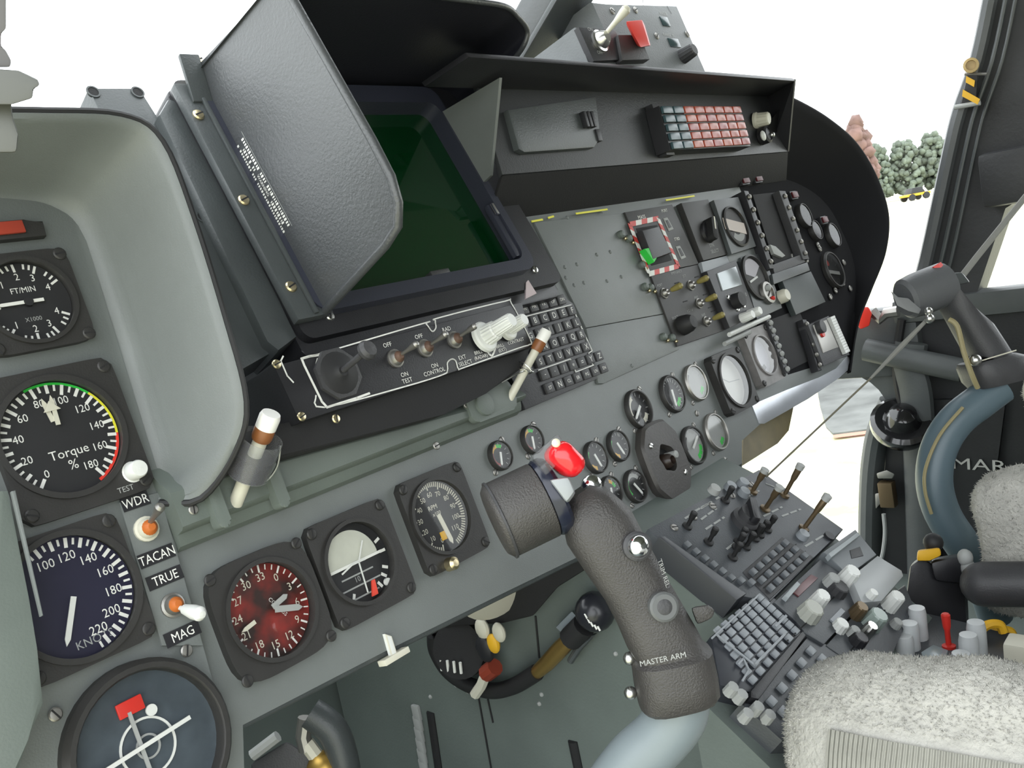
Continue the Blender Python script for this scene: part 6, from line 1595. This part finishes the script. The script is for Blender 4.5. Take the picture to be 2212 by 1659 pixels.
# fittings on the wall edge: latch hook and wire
lh = thing('wall_latch', 'worn grey latch hook with hanging wire on the dark wall edge', 'latch', Matrix.Translation(at_x(1910, 1050, RX - .05)))
o = at_x(1910, 1050, RX - .05)
b = MB(); b.hexa([at_x(x, y, RX - .05) - o for x, y in ((1893, 1022), (1915, 1015), (1933, 1024), (1928, 1034), (1896, 1034))], [at_x(x, y, RX - .03) - o for x, y in ((1893, 1022), (1915, 1015), (1933, 1024), (1928, 1034), (1896, 1034))], DULL, .003); b.build('hook_top', lh)
b = MB(); b.box(-.012, .012, -.014, .014, -.05, 0, BRN, Matrix.Translation(at_x(1914, 1040, RX - .04) - o), .003); b.build('stem', lh)
b = MB(); b.hexa([at_x(x, y, RX - .05) - o for x, y in ((1890, 1066), (1922, 1062), (1926, 1072), (1900, 1090), (1892, 1100))], [at_x(x, y, RX - .03) - o for x, y in ((1890, 1066), (1922, 1062), (1926, 1072), (1900, 1090), (1892, 1100))], DULL, .003); b.build('hook_lower', lh)
b = MB(); b.tube(smooth_path([at_x(x, y, RX - .05) - o for x, y in ((1909, 1110), (1912, 1150), (1908, 1190), (1902, 1215))], 5), .004, DIMW, 7); b.build('wire', lh)
# MAR stencil on the black wall
b = MB(); p = at_x(2116, 1004, RX - .013)
T = Matrix(((0, 0, -1, p.x), (-1, 0, 0, p.y), (0, 1, 0, p.z), (0, 0, 0, 1)))
b.text('MAR', 0, 0, .031, mat('stencil_grey', (.5, .5, .47), .6), -4, 0.0, 1.5, T=T)
b.build('stencil', wr, 'grey white stencilled letters MAR')
# red fire handle on the sill and bits beside it
rh = thing('red_handle', 'bright red handle on the window sill beside the right shroud', 'handle', Matrix.Translation(at_x(1862, 690, RX - .06)))
o = at_x(1862, 690, RX - .06)
b = MB(); pq = [(1852, 664), (1876, 662), (1884, 676), (1878, 704), (1858, 712), (1846, 690)]
b.hexa([at_x(x, y, RX - .10) - o for x, y in pq], [at_x(x, y, RX - .05) - o for x, y in pq], mat('fire_red', (.75, .035, .02), .35), .004); b.build('handle_body', rh)
b = MB(); b.tube([at_x(x, y, RX - .05) - o for x, y in ((1884, 672), (1902, 690), (1914, 676), (1940, 672))], .010, DULL, 8); b.build('linkage', rh)
# grey tube and trays behind the far stick
tr = thing('air_duct', 'dark grey duct and grey tube on the side wall behind the far stick', 'duct', Matrix.Translation(at_x(1990, 800, RX - .04)))
o = at_x(1990, 800, RX - .04)
b = MB(); b.tube(smooth_path([at_x(x, y, RX - .03) - o for x, y in ((1968, 740), (1964, 790), (1978, 850), (1985, 950), (1992, 1150), (1996, 1300))], 4), .03, WALLG, 12, flat=.5); b.build('tube', tr)
b = MB(); b.tube([at_x(x, y, RX - .04) - o for x, y in ((1870, 755), (1960, 775), (2080, 800))], .022, WALLG, 12); b.build('duct', tr)
# yellow and black striped clip on the pillar
yc = thing('striped_pillar_clip', 'yellow and black striped metal clip on the right door pillar', 'clip', Matrix.Translation(at_x(2096, 190, RX - .06)))
o = at_x(2096, 190, RX - .06)
def PX(px, py, dx=0): return at_x(px, py, RX - .06 + dx) - o
b = MB(); b.hexa([PX(*p) for p in ((2090, 160), (2112, 162), (2108, 226), (2076, 224))], [PX(*p, .03) for p in ((2090, 160), (2112, 162), (2108, 226), (2076, 224))], RUBBER, .002); b.build('bracket', yc)
for q in (((2087, 164), (2106, 174), (2104, 188), (2086, 178)), ((2080, 193), (2117, 214), (2112, 226), (2078, 208))):
    b = MB(); b.hexa([PX(*p, -.004) for p in q], [PX(*p, .002) for p in q], AMBER); b.build('yellow_stripe', yc)
b = MB(); b.lathe([(.012, 0), (.012, .01), (.008, .011), (.008, .004), (0, .004)], mat('tan_plastic', (.5, .36, .16), .4), 16, T=axes(PX(2098, 142), (-1, -.2, 0))); b.build('eyelet', yc)
b = MB(); b.tube([PX(2062, 232), PX(2118, 222)], .004, DIMW, 8); b.build('cross_rod', yc)
b = MB(); b.tube([PX(2084, 160), PX(2132, 160)], .0025, DULL, 8); b.build('cross_rod', yc)
# left foreground: door latch silhouetted at the picture edge
ll = thing('door_post_latch', 'grey latch lever on a post at the left picture edge', 'latch', Matrix.Translation(at_depth(20, 260, .42)))
o = at_depth(20, 260, .42)
def LP(px, py, dz=0): return at_depth(px, py, .42 + dz) - o
LG = mat('latch_grey', (.085, .088, .078), .5)
b = MB(); b.hexa([LP(*p) for p in ((-60, 205), (22, 205), (28, 255), (40, 290), (36, 330), (-60, 330))], [LP(*p, .03) for p in ((-60, 205), (22, 205), (28, 255), (40, 290), (36, 330), (-60, 330))], LG, .002); b.build('post', ll)
b = MB(); q = ((-60, 146), (40, 152), (82, 172), (86, 184), (72, 192), (70, 212), (24, 226), (-60, 226)); b.hexa([LP(*p, -.01) for p in q], [LP(*p, .02) for p in q], LG, .003); b.build('lever', ll)
b = MB(); q = ((-60, -60), (13, -60), (13, 62), (2, 72), (2, 100), (12, 108), (24, 130), (22, 145), (-60, 145)); b.hexa([LP(*p) for p in q], [LP(*p, .02) for p in q], mat('latch_dark', (.09, .085, .08), .5), .002); b.build('upper_post', ll)
